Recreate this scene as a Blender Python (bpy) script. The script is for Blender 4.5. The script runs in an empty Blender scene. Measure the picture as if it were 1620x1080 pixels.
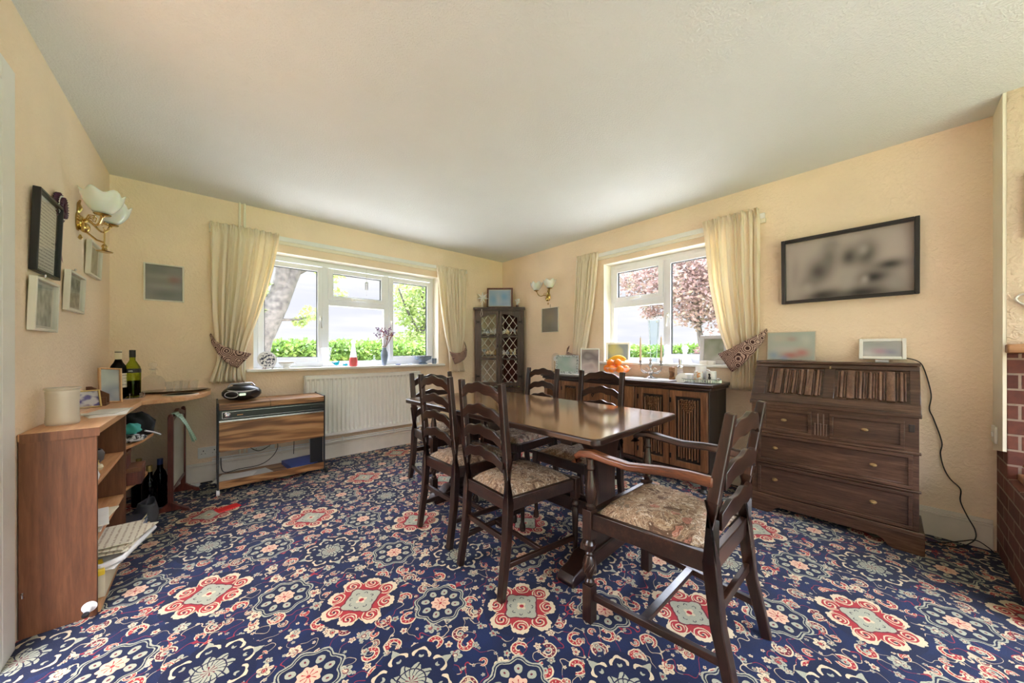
import bpy, math, random
from mathutils import Vector, Matrix
PI = math.pi
sc = bpy.context.scene
COL = sc.collection
XR, XL, YB, ZC = 3.262, -0.55, 3.868, 2.42      # right wall, left wall, back wall, ceiling

# ---------------------------------------------------------------- camera
cam_d = bpy.data.cameras.new('camera'); cam = bpy.data.objects.new('camera', cam_d); COL.objects.link(cam)
cam_d.sensor_width = 36; cam_d.lens = 36 * 537.2 / 1620
cam_d.shift_y = (554.0 - 540) / 1620
cam_d.clip_start = 0.02; cam_d.clip_end = 500
cam.location = (0, 0, 1.114)
cam.rotation_euler = (PI / 2, 0, -0.7286)
sc.camera = cam

# ---------------------------------------------------------------- exposure
sc.view_settings.view_transform = 'Standard'; sc.view_settings.look = 'None'
sc.view_settings.gamma = 1; sc.view_settings.use_curve_mapping = False
sc.view_settings.exposure = 0.65
sc.cycles.use_denoising = True
sc.cycles.max_bounces = 10; sc.cycles.diffuse_bounces = 7; sc.cycles.transparent_max_bounces = 16
sc.cycles.sample_clamp_indirect = 6
sc.cycles.caustics_reflective = False; sc.cycles.caustics_refractive = False

# ---------------------------------------------------------------- sky: bright overcast, brighter overhead, faint cloud bands low down
SKY_LOW, SKY_HIGH = 0.68, 16.0
w = bpy.data.worlds.new('overcast_sky'); sc.world = w; w.use_nodes = True
nt = w.node_tree; nt.nodes.clear()
def wn(t): return nt.nodes.new(t)
tc = wn('ShaderNodeTexCoord'); sx = wn('ShaderNodeSeparateXYZ'); nt.links.new(tc.outputs['Generated'], sx.inputs[0])
mp = wn('ShaderNodeMapping'); mp.inputs['Scale'].default_value = (2.2, 2.2, 16); nt.links.new(tc.outputs['Generated'], mp.inputs[0])
nz = wn('ShaderNodeTexNoise'); nz.inputs['Scale'].default_value = 1.6; nz.inputs['Detail'].default_value = 5; nt.links.new(mp.outputs[0], nz.inputs['Vector'])
cr = wn('ShaderNodeValToRGB'); cr.color_ramp.elements[0].position = .40; cr.color_ramp.elements[0].color = (.84, .86, .95, 1)
cr.color_ramp.elements[1].position = .62; cr.color_ramp.elements[1].color = (1.0, 1.0, 1.0, 1); nt.links.new(nz.outputs[0], cr.inputs[0])
mr = wn('ShaderNodeMapRange'); mr.interpolation_type = 'SMOOTHSTEP'
for k, v in ((1, .23), (2, .62), (3, SKY_LOW), (4, SKY_HIGH)): mr.inputs[k].default_value = v
nt.links.new(sx.outputs[2], mr.inputs[0])
hi = wn('ShaderNodeMapRange'); hi.inputs[1].default_value = .18; hi.inputs[2].default_value = .5; nt.links.new(sx.outputs[2], hi.inputs[0])
mx = wn('ShaderNodeMix'); mx.data_type = 'RGBA'; nt.links.new(hi.outputs[0], mx.inputs[0]); nt.links.new(cr.outputs[0], mx.inputs[6]); mx.inputs[7].default_value = (.88, .94, 1.12, 1)
bg = wn('ShaderNodeBackground'); nt.links.new(mx.outputs[2], bg.inputs[0]); nt.links.new(mr.outputs[0], bg.inputs[1])
wo = wn('ShaderNodeOutputWorld'); nt.links.new(bg.outputs[0], wo.inputs[0])
w.cycles.sampling_method = 'MANUAL'; w.cycles.sample_map_resolution = 512

def portal(name, loc, rot, sx_, sy_):
    d = bpy.data.lights.new(name, 'AREA'); d.shape = 'RECTANGLE'; d.size = sx_; d.size_y = sy_; d.cycles.is_portal = True
    o = bpy.data.objects.new(name, d); COL.objects.link(o); o.location = loc; o.rotation_euler = rot
portal('window_portal', (1.245, 4.2, 1.5), (-PI / 2, 0, 0), 1.9, 1.1)
portal('window_portal', (3.6, 1.52, 1.5), (0, PI / 2, 0), 1.1, 1.25)
portal('rear_portal', (1.3, -2.45, 1.2), (PI / 2, 0, 0), 4.6, 2.5)

# ---------------------------------------------------------------- shading helpers
class V:
    """a value in a node tree; python arithmetic makes Math nodes"""
    def __init__(s, t, k): s.t = t; s.k = k
    def _m(s, op, *a):
        n = s.t.nodes.new('ShaderNodeMath'); n.operation = op
        for i, x in enumerate((s,) + a):
            if isinstance(x, V): s.t.links.new(x.k, n.inputs[i])
            else: n.inputs[i].default_value = float(x)
        return V(s.t, n.outputs[0])
    def __add__(s, o): return s._m('ADD', o)
    __radd__ = __add__
    def __sub__(s, o): return s._m('SUBTRACT', o)
    def __rsub__(s, o): return (s * -1) + o
    def __mul__(s, o): return s._m('MULTIPLY', o)
    __rmul__ = __mul__
    def __truediv__(s, o): return s._m('DIVIDE', o)
    def __lt__(s, o): return s._m('LESS_THAN', o)
    def __gt__(s, o): return s._m('GREATER_THAN', o)
    def __abs__(s): return s._m('ABSOLUTE')
    def sin(s): return s._m('SINE')
    def cos(s): return s._m('COSINE')
    def rnd(s): return s._m('ROUND')
    def fract(s): return s._m('FRACT')
    def flr(s): return s._m('FLOOR')
    def sqrt(s): return s._m('SQRT')
    def mn(s, o): return s._m('MINIMUM', o)
    def mx(s, o): return s._m('MAXIMUM', o)
    def pw(s, o): return s._m('POWER', o)
    def at2(s, o): return s._m('ARCTAN2', o)

class Mat:
    def __init__(s, name):
        s.m = bpy.data.materials.new(name); s.m.use_nodes = True; s.t = s.m.node_tree
        s.b = s.t.nodes['Principled BSDF']; s.out = s.t.nodes['Material Output']
    def n(s, ty, **kw):
        nd = s.t.nodes.new(ty)
        for k, v in kw.items():
            if k in nd.inputs: nd.inputs[k].default_value = v
            else: setattr(nd, k, v)
        return nd
    def l(s, a, b): s.t.links.new(a.k if isinstance(a, V) else a, b)
    def coord(s, scale=(1, 1, 1), kind='Object', rot=(0, 0, 0)):
        tc = s.n('ShaderNodeTexCoord'); mp = s.n('ShaderNodeMapping')
        mp.inputs['Scale'].default_value = scale; mp.inputs['Rotation'].default_value = rot
        s.l(tc.outputs[kind], mp.inputs[0]); return mp.outputs[0]
    def xyz(s, vec):
        x = s.n('ShaderNodeSeparateXYZ'); s.l(vec, x.inputs[0]); return [V(s.t, o) for o in x.outputs]
    def noise(s, vec, scale=5, detail=3, rough=.5, dist=0):
        nd = s.n('ShaderNodeTexNoise', Scale=scale, Detail=detail, Roughness=rough, Distortion=dist); s.l(vec, nd.inputs['Vector']); return V(s.t, nd.outputs[0])
    def ramp(s, fac, stops, const=False):
        r = s.n('ShaderNodeValToRGB'); c = r.color_ramp
        if const: c.interpolation = 'CONSTANT'
        while len(c.elements) < len(stops): c.elements.new(.5)
        for e, (p, col) in zip(c.elements, stops): e.position = p; e.color = (*col, 1)
        s.l(fac, r.inputs[0]); return r.outputs[0]
    def mix(s, fac, a, b, mode='MIX'):
        nd = s.n('ShaderNodeMix', data_type='RGBA', blend_type=mode)
        for x, i in ((fac, 0), (a, 6), (b, 7)):
            if isinstance(x, V): s.l(x.k, nd.inputs[i])
            elif isinstance(x, (tuple, list)): nd.inputs[i].default_value = (*x, 1)
            elif isinstance(x, (int, float)): nd.inputs[i].default_value = x
            else: s.l(x, nd.inputs[i])
        return nd.outputs[2]
    def bump(s, h, strength=.3, dist=.01):
        b = s.n('ShaderNodeBump', Strength=strength, Distance=dist); s.l(h, b.inputs['Height']); s.l(b.outputs[0], s.b.inputs['Normal'])
    def base(s, c):
        if isinstance(c, tuple): s.b.inputs['Base Color'].default_value = (*c, 1)
        else: s.l(c, s.b.inputs['Base Color'])
    def set(s, **kw):
        for k, v in kw.items(): s.b.inputs[k.replace('_', ' ')].default_value = v
        return s

def C(r, g, b):
    f = lambda c: ((c / 255 + .055) / 1.055) ** 2.4 if c > 10 else c / 255 / 12.92
    return (f(r), f(g), f(b))

def plain(name, rgb, rough=.5, metal=0, var=.08, scale=12, bump=0, **kw):
    m = Mat(name); v = m.coord(); n = m.noise(v, scale, 4)
    lo = tuple(c * (1 - var) for c in rgb); hi = tuple(min(1, c * (1 + var)) for c in rgb)
    m.base(m.ramp(n, [(.3, lo), (.7, hi)])); m.set(Roughness=rough, Metallic=metal)
    if bump: m.bump(m.noise(v, scale * 8, 2), bump, .002)
    for k, x in kw.items(): m.b.inputs[k.replace('_', ' ')].default_value = x
    return m.m

def wood(name, dark, mid, light, rough=.35, axis='Z', scale=1.0, coat=0, grain=1.0, bump=.08, ring=6., cath=.18, freq=22):
    m = Mat(name)
    st = {'X': (1.2, 14, 14), 'Y': (14, 1.2, 14), 'Z': (14, 14, 1.2)}[axis]
    v = m.coord(tuple(a * scale for a in st))
    big = m.noise(v, .55, 3, .5, .6); fine = m.noise(v, ring, 4, .65, .3)
    v2 = m.coord(tuple((60 if a > 2 else 3) * scale for a in st)); pore = m.noise(v2, 4, 2, .6)
    rings = ((big * freq).sin() * .5 + .5) * cath + fine * (.80 - cath) + .1
    c = m.ramp(rings, [(.22, dark), (.5, mid), (.82, light)])
    c = m.mix((pore < .42) * .35 * grain, c, dark)
    m.base(c); m.set(Roughness=rough); m.b.inputs['Coat Weight'].default_value = coat; m.b.inputs['Coat Roughness'].default_value = .12
    if bump: m.bump(pore, bump, .001)
    return m.m

M = {}
# rough plaster wall paint
def plaster(name, rgb, s1=55, strength=.35, var=.05):
    m = Mat(name); v = m.coord(kind='Object')
    a = m.noise(v, s1, 3, .55, .4); b = m.noise(v, 2.2, 3)
    m.base(m.ramp(b, [(.3, tuple(c * (1 - var) for c in rgb)), (.7, tuple(min(1, c * (1 + var)) for c in rgb))]))
    m.set(Roughness=.75); m.bump(m.ramp(a, [(.42, (0, 0, 0)), (.68, (1, 1, 1))]), strength, .006); return m.m
M['wall'] = plaster('peach_plaster', C(243, 223, 198))
M['breast'] = plaster('chimney_plaster', C(216, 196, 172), 34, .7)
M['smooth_cream'] = plaster('smooth_cream_paint', C(240, 234, 216), 20, .05)
M['ceiling'] = plaster('stippled_ceiling', C(226, 231, 230), 105, .35, .02)
M['white'] = plain('white_gloss_paint', C(236, 236, 232), .35, var=.02)
M['upvc'] = plain('white_plastic_frame', C(240, 243, 250), .3, var=.01)
M['skirting'] = plain('cream_skirting_paint', C(226, 220, 208), .45, var=.04)
M['radiator'] = plain('radiator_enamel', C(238, 238, 233), .4, var=.02)

def glass(name, tint=(1, 1, 1), refl=1.0, trans=1.0, rough=0.0):
    m = Mat(name); t = m.t; t.nodes.remove(m.b)
    tr = m.n('ShaderNodeBsdfTransparent'); tr.inputs[0].default_value = (*[c * trans for c in tint], 1)
    gl = m.n('ShaderNodeBsdfGlossy', Roughness=rough); lw = m.n('ShaderNodeLayerWeight', Blend=.25)
    x = m.n('ShaderNodeMixShader'); k = V(t, lw.outputs['Fresnel']) * refl; m.l(k, x.inputs[0])
    m.l(tr.outputs[0], x.inputs[1]); m.l(gl.outputs[0], x.inputs[2]); m.l(x.outputs[0], m.out.inputs[0]); return m.m
def frosted(name, rgb, see=.35, rough=.15):
    m = Mat(name); m.set(Roughness=rough); m.base(rgb); tl = m.n('ShaderNodeBsdfTranslucent'); tl.inputs[0].default_value = (*rgb, 1)
    tr = m.n('ShaderNodeBsdfTransparent'); a = m.n('ShaderNodeMixShader'); a.inputs[0].default_value = .5; b_ = m.n('ShaderNodeMixShader'); b_.inputs[0].default_value = see
    m.l(m.b.outputs[0], a.inputs[1]); m.l(tl.outputs[0], a.inputs[2]); m.l(a.outputs[0], b_.inputs[1]); m.l(tr.outputs[0], b_.inputs[2]); m.l(b_.outputs[0], m.out.inputs[0]); return m.m
M['pane'] = glass('window_glass', (1, 1, 1), .35)
M['crystal'] = frosted('cut_crystal', C(246, 248, 250), .87, .05)
M['clear'] = frosted('clear_glass', C(248, 250, 250), .88, .04)
M['green_glass'] = glass('green_bottle_glass', (.62, .72, .20), .5, .95, .02)
M['dark_glass'] = glass('brown_bottle_glass', (.06, .025, .015), .6, .6, .02)
M['pic_glass'] = glass('picture_glass', (1, 1, 1), .22)
M['blue_glass'] = glass('turquoise_glass', (.15, .75, .82), .7, .9, .03)

# woods
M['oak'] = wood('dark_oak', C(18, 10, 8), C(44, 25, 18), C(80, 50, 36), .3, 'Z', coat=.3)
M['oakx'] = wood('dark_oak_along_x', C(18, 10, 8), C(44, 25, 18), C(80, 50, 36), .3, 'X', coat=.3)
M['oaky'] = wood('dark_oak_along_y', C(18, 10, 8), C(44, 25, 18), C(80, 50, 36), .3, 'Y', coat=.3)
M['arm_oak'] = wood('worn_oak_arm', C(50, 24, 14), C(104, 58, 34), C(150, 94, 58), .3, 'Y', coat=.4)
M['table_top'] = wood('polished_oak_top', C(82, 50, 28), C(136, 94, 56), C(178, 136, 90), .16, 'Y', .7, coat=1, grain=.5, bump=.01)
M['table_top'].node_tree.nodes['Principled BSDF'].inputs['Coat IOR'].default_value = 1.9
M['side_oak'] = wood('sideboard_oak', C(70, 42, 26), C(122, 80, 52), C(166, 118, 78), .38, 'Z', coat=.2)
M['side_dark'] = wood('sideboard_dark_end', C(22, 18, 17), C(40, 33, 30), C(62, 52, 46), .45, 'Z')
M['bureau'] = wood('bureau_oak', C(40, 25, 18), C(74, 50, 37), C(108, 80, 60), .27, 'Y', coat=.2)
M['bureau_panel'] = wood('bureau_carved_panel', C(64, 42, 30), C(104, 74, 56), C(142, 108, 86), .36, 'Z', coat=.2)
M['corner_oak'] = wood('corner_cabinet_oak', C(30, 22, 19), C(62, 48, 41), C(98, 80, 70), .4, 'Z', coat=.15)
M['ply'] = wood('red_brown_board', C(70, 38, 20), C(106, 64, 38), C(134, 88, 56), .5, 'Z', 1.0, grain=.35)
M['shelf_ply'] = wood('light_shelf_board', C(170, 112, 68), C(206, 152, 102), C(230, 184, 138), .45, 'Y', .8, grain=.3)
M['worktop'] = wood('beech_worktop', C(176, 120, 80), C(206, 156, 112), C(226, 184, 142), .35, 'Y', .8, grain=.25)
M['teak'] = wood('teak_laminate', C(84, 50, 26), C(150, 104, 62), C(188, 144, 98), .4, 'X', .8, grain=.6, ring=2.2, cath=.38, freq=60)
M['mahogany'] = wood('mahogany', C(52, 20, 14), C(92, 40, 30), C(126, 62, 46), .35, 'Z', coat=.2)
M['pine'] = wood('pale_wood_frame', C(190, 140, 94), C(214, 170, 124), C(230, 192, 150), .45, 'Z')
M['mantel'] = wood('mantel_wood', C(120, 80, 50), C(168, 122, 84), C(196, 154, 116), .4, 'Y')

M['curtain'] = plain('cream_curtain_cloth', C(240, 232, 206), .85, var=.03, scale=3, bump=.15)
def curtain_mat():
    m = Mat('cream_curtain_lined'); v = m.coord(); n = m.noise(v, 2.5, 2)
    m.base(m.ramp(n, [(.3, C(254, 247, 234)), (.7, C(255, 252, 243))])); m.set(Roughness=.85)
    tl = m.n('ShaderNodeBsdfTranslucent'); tl.inputs[0].default_value = (*C(255, 243, 216), 1)
    x = m.n('ShaderNodeMixShader'); x.inputs[0].default_value = .42
    m.l(m.b.outputs[0], x.inputs[1]); m.l(tl.outputs[0], x.inputs[2]); m.l(x.outputs[0], m.out.inputs[0])
    m.bump(m.noise(v, 400, 1), .1, .001); return m.m
M['curtain'] = curtain_mat()
def tieback_mat():
    m = Mat('brown_scroll_fabric'); v = m.coord((1, 1, 1)); vo = m.n('ShaderNodeTexVoronoi', Scale=15.0); m.l(v, vo.inputs['Vector'])
    d = V(m.t, vo.outputs['Distance']); n = m.noise(v, 60, 2)
    k = ((d * 40 + n * 1.5).sin() * .5 + .5) > .60
    m.base(m.mix(k, C(186, 158, 146), C(66, 32, 32))); m.set(Roughness=.8); return m.m
M['tieback'] = tieback_mat()
def tapestry():
    m = Mat('floral_tapestry'); v = m.coord()
    vw = m.n('ShaderNodeTexNoise', Scale=7.0, Detail=3.0); m.l(v, vw.inputs['Vector'])
    ad = m.n('ShaderNodeVectorMath', operation='MULTIPLY_ADD'); ad.inputs[1].default_value = (.13, .13, .13)
    m.l(vw.outputs['Color'], ad.inputs[0]); m.l(v, ad.inputs[2]); vv = ad.outputs[0]
    a = m.n('ShaderNodeTexVoronoi', Scale=13.0); m.l(vv, a.inputs['Vector']); d = V(m.t, a.outputs['Distance'])
    n1 = m.noise(vv, 15, 3, .6, .6); n2 = m.noise(vv, 34, 2, .6, .8); cs = m.xyz(a.outputs['Color'])
    c = m.ramp(n1, [(0, C(98, 76, 60)), (.40, C(140, 114, 92)), (.46, C(184, 162, 134)), (.54, C(158, 130, 104)), (.60, C(122, 106, 88)), (.68, C(186, 168, 142))], True)
    c = m.mix((d < .28) * (cs[0] > .6), c, C(176, 122, 104))
    pet = (abs((d * 46 + n2 * 6).sin()) < .22); c = m.mix(pet * .7, c, C(108, 80, 64))
    c = m.mix((abs(n1 - .5) < .012) * .75, c, C(92, 66, 54)); c = m.mix((abs(n2 - .46) < .014) * .5, c, C(112, 84, 68)); c = m.mix((abs(n2 - .60) < .02) * .6, c, C(226, 214, 194))
    m.base(c); m.set(Roughness=.9); m.bump(m.noise(v, 500, 1), .25, .001); return m.m
M['tapestry'] = tapestry()

M['brass'] = plain('polished_brass', C(204, 176, 112), .16, 1, .05)
M['old_brass'] = plain('aged_brass', C(150, 128, 92), .35, 1, .1)
M['steel'] = plain('polished_steel', C(200, 200, 205), .2, 1, .03)
M['silver'] = plain('silver_plate', C(190, 186, 184), .25, 1, .08)
M['iron'] = plain('black_iron', C(30, 28, 28), .5, .6, .1)
M['black_plastic'] = plain('black_plastic', C(20, 21, 25), .32, 0, .05)
M['dark_enamel'] = plain('dark_enamel', C(48, 48, 52), .4, .2, .06)
M['grey_plastic'] = plain('silver_plastic', C(196, 198, 204), .3, .3, .03)
M['china'] = plain('white_china', C(240, 240, 240), .2, 0, .02)
M['paper'] = plain('white_paper', C(236, 234, 228), .8, 0, .04)
M['cream_paper'] = plain('cream_paper', C(226, 214, 184), .8, 0, .06)
M['grey_mount'] = plain('grey_mount', C(206, 206, 200), .6, 0, .02)
M['white_frame'] = plain('off_white_frame', C(222, 218, 206), .4, 0, .04)
M['black_frame'] = plain('black_frame', C(26, 24, 26), .35, 0, .1)
M['gold_frame'] = plain('gilt_frame', C(206, 180, 116), .35, .6, .08)
M['candle'] = plain('cream_candle_wax', C(232, 206, 176), .5, 0, .03)
M['orange'] = plain('orange_peel', C(250, 138, 28), .45, 0, .08, 30, .4)
M['banana'] = plain('banana_skin', C(236, 196, 52), .5, 0, .1, 14)
M['lace'] = plain('white_lace', C(240, 238, 238), .85, 0, .05, 90, .4)
M['rubber'] = plain('black_cable', C(18, 18, 20), .5, 0, .05)

# ---------------------------------------------------------------- patterned carpet: red, white and peach medallions on navy, scrolls and flowers between
def carpet():
    m = Mat('navy_medallion_carpet'); t = m.t
    tcv = m.coord()
    wob = m.n('ShaderNodeTexNoise', Scale=45.0, Detail=2.0); m.l(tcv, wob.inputs['Vector'])
    ma = m.n('ShaderNodeVectorMath', operation='MULTIPLY_ADD'); ma.inputs[1].default_value = (.009, .009, 0)
    m.l(wob.outputs['Color'], ma.inputs[0]); m.l(tcv, ma.inputs[2]); P = ma.outputs[0]
    X, Y, Z = m.xyz(P); X = X - .0045; Y = Y - .0045
    NAVY, NAVY2 = C(7, 20, 52), C(10, 30, 70)
    RED, DRED = C(154, 38, 44), C(100, 28, 42); CREAM = C(200, 182, 150); GREY = C(156, 156, 136); PEACH = C(206, 168, 140); DK = C(30, 28, 52)
    pile = m.noise(tcv, 420, 2, .7); cloud = m.noise(tcv, 9, 3)
    col = m.ramp(cloud, [(.35, NAVY), (.65, NAVY2)])
    # layer of scrolls, then flowers, each scattered in its own cells
    def cell(scale, rand, seed):
        mp = m.n('ShaderNodeMapping'); mp.inputs['Location'].default_value = (seed, seed * .7, 0); m.l(P, mp.inputs[0])
        vo = m.n('ShaderNodeTexVoronoi', Scale=scale, Randomness=rand); vo.voronoi_dimensions = '2D'; m.l(mp.outputs[0], vo.inputs['Vector'])
        sb = m.n('ShaderNodeVectorMath', operation='SUBTRACT'); m.l(mp.outputs[0], sb.inputs[0]); m.l(vo.outputs['Position'], sb.inputs[1])
        x, y, _ = m.xyz(sb.outputs[0]); r, g, b = m.xyz(vo.outputs['Color']); return x, y, r, g, b
    def motifs(scale, rand, seed, size, thr, col):
        x, y, cr_, cg, cb = cell(scale, rand, seed)
        r = (x * x + y * y).sqrt(); a = y.at2(x)
        ang = ((a + cg * 6.283) / 6.2832).fract() * 6.2832   # 0..2pi, random start
        isS = cr_ < thr
        # scroll: C band of tapering width with a bead at its head and a small leaf
        wd = (ang / 6.28) * (size * .36) + size * .05
        band = abs(r - size * 1.05 + ang * (size * .07))
        inarc = (ang > 1.25)
        outl = (band < (wd + size * .11)) * inarc * isS
        core = (band < wd * .72) * inarc * isS
        col = m.mix(outl, col, CREAM); redc = m.mix(cb > .7, RED, DRED); col = m.mix(core, col, redc)
        dots = (((ang * 9).sin() > .75) * core * (band < wd * .3)); col = m.mix(dots, col, CREAM)
        inn = ((r < size * .38)) * isS * (cb > .35); col = m.mix(inn, col, GREY)
        col = m.mix((r < size * .14) * isS * (cb > .35), col, RED)
        # flower: five to eight petals, dark vein lines, red heart
        lob = abs((ang * 2.5).cos()); ro = lob * (size * .42) + size * .55
        notS = 1 - isS; fl = (r < ro) * notS
        fc = m.mix(cb > .5, GREY, CREAM); col = m.mix(fl, col, fc)
        vein = (abs((ang * 5).sin()) < .22) * (r > size * .28) * (r < ro * .72) * notS
        col = m.mix(vein, col, DK)
        rim = (r < size * .36) * (r > size * .24) * notS; col = m.mix(rim, col, DRED)
        col = m.mix((r < size * .2) * notS, col, m.mix(cg > .5, RED, CREAM))
        return col
    col = motifs(9.4, .6, 3.1, .028, .66, col)
    col = motifs(12.0, .7, 7.7, .0155, .40, m.mix(0.0, col, col))
    col = motifs(17.0, .8, 1.3, .0075, .0, col)
    # thin curling stems
    s1 = m.noise(tcv, 13, 1, .4); stem = abs(s1 - .5) < .0075; col = m.mix(stem * .8, col, m.mix(cloud > .5, CREAM, RED))
    # medallion lattice
    G1, G2, Y0 = .508, .503, 2.083
    u = X / G1; v = (Y - Y0) / G2; ru = u.rnd(); rv = v.rnd()
    par = abs((ru + rv) * .5 - ((ru + rv) * .5).rnd()) > .25      # 1 = white, 0 = red
    lx = (u - ru) * G1; ly = (v - rv) * G2
    r = (lx * lx + ly * ly).sqrt(); a = ly.at2(lx)
    c8 = (a * 8).cos(); c4 = (a * 4).cos(); c2 = abs((a * 4).cos())
    # angle folded to one eighth
    a8 = ((a / (PI / 4)) - (a / (PI / 4)).rnd()) * (PI / 4)
    def sub(rad):
        px = r * a8.cos() - rad; py = r * a8.sin(); return (px * px + py * py).sqrt(), py.at2(px)
    red = 1 - par
    pet8 = abs((a * 4).cos()).pw(.7)
    outr = c4 * .008 + pet8 * .036 + .108
    q = r / outr
    clear = (r < .165); col = m.mix(clear * red, col, NAVY)
    tipf = (abs(((a * 24).sin())) * .006 + outr + .006); col = m.mix((r < tipf) * (pet8 > .6) * red, col, CREAM)
    col = m.mix((q < 1.0) * red, col, CREAM); col = m.mix((q < .94) * red, col, RED)
    d, da = sub(.112); col = m.mix((d < .034) * (d > .029) * red, col, CREAM)
    sp = ((d * 420 + da * 2).sin() > .35) * (d < .024); col = m.mix(sp * red, col, CREAM); col = m.mix((d < .005) * red, col, DK)
    qi = r / (c4 * .010 + abs((a * 4).cos()) * .008 + .064); col = m.mix((qi < 1.10) * red, col, DRED); col = m.mix((qi < 1) * red, col, GREY)
    dd, dda = sub(.044); col = m.mix((dd < .008) * (dd > .005) * (dda.cos() > -.2) * red, col, DK)
    col = m.mix((r < .019 + c4 * .005) * red, col, CREAM); col = m.mix((r < .010) * red, col, RED)
    # white medallion
    outw = pet8 * .020 + .122
    qw = r / outw; col = m.mix((qw < 1.1) * par, col, NAVY)
    dw, dwa = sub(.100); ring = (dw < .034 + (dwa * 5).cos() * .003) * (dw > .025) * (dwa.cos() > -.15) * par; col = m.mix(ring, col, CREAM); col = m.mix((dw < .009) * (dwa.cos() < .5) * par, col, GREY)
    tip = (c4 > .3) * (r > .125) * (r < .156) * (abs(a8) < (.158 - r) * 4) * par; col = m.mix(tip, col, GREY)
    gp = (r < .062 + c8 * .010) * par; col = m.mix(gp * (abs((a * 8 + r * 60).sin()) > .35), col, GREY); col = m.mix((r < .050) * (r > .045) * par, col, DK)
    col = m.mix((r < .022) * par, col, m.mix(abs((a * 4).sin()) > .5, DRED, GREY))
    # peach flower in each square between
    fx = (u.fract() - .5) * G1; fy = (v.fract() - .5) * G2
    r = (fx * fx + fy * fy).sqrt(); a = fy.at2(fx); c8 = (a * 8).cos(); a8 = ((a / (PI / 4)) - (a / (PI / 4)).rnd()) * (PI / 4)
    px = r * a8.cos() - .066; py = r * a8.sin(); dp = (px * px + py * py * 1.6).sqrt()
    q = r / (c8 * .008 + .105); col = m.mix(q < 1.04, col, NAVY)
    col = m.mix((q < 1.04) * (q > .98), col, GREY); col = m.mix((q < .93) * (q > .89), col, GREY)
    col = m.mix(dp < .018, col, GREY); col = m.mix(dp < .005, col, DRED)
    col = m.mix(r < (c8 * .004 + .038), col, PEACH); col = m.mix((r < .027) * (abs((a * 4).sin()) < .3), col, RED); col = m.mix(r < .006, col, RED)
    col = m.mix(.30, col, m.ramp(pile, [(.3, (0, 0, 0)), (.7, (1, 1, 1))]), 'OVERLAY')
    m.base(col); m.set(Roughness=.95); m.b.inputs['Sheen Weight'].default_value = .12; m.b.inputs['Specular IOR Level'].default_value = .15
    m.bump(pile, .35, .003); return m.m
M['carpet'] = carpet()

def brick_mat():
    m = Mat('red_brick'); tc = m.n('ShaderNodeTexCoord'); x, y, z = m.xyz(tc.outputs['Object'])
    cb = m.n('ShaderNodeCombineXYZ'); m.l(x + y, cb.inputs[0]); m.l(z, cb.inputs[1])
    b = m.n('ShaderNodeTexBrick', Scale=1.0); b.inputs['Brick Width'].default_value = .225; b.inputs['Row Height'].default_value = .0765; b.inputs['Mortar Size'].default_value = .006
    b.inputs['Color1'].default_value = (*C(84, 45, 38), 1); b.inputs['Color2'].default_value = (*C(116, 74, 62), 1); b.inputs['Mortar'].default_value = (*C(150, 138, 126), 1)
    b.inputs['Mortar Smooth'].default_value = .3
    m.l(cb.outputs[0], b.inputs['Vector']); n = m.noise(tc.outputs['Object'], 40, 4)
    m.base(m.mix(.35, b.outputs['Color'], m.ramp(n, [(.3, C(92, 44, 38)), (.7, C(206, 140, 116))]), 'SOFT_LIGHT')); m.set(Roughness=.8)
    m.bump((1 - V(m.t, b.outputs['Fac'])) + n * .3, .6, .006); return m.m
M['brick'] = brick_mat()

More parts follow.
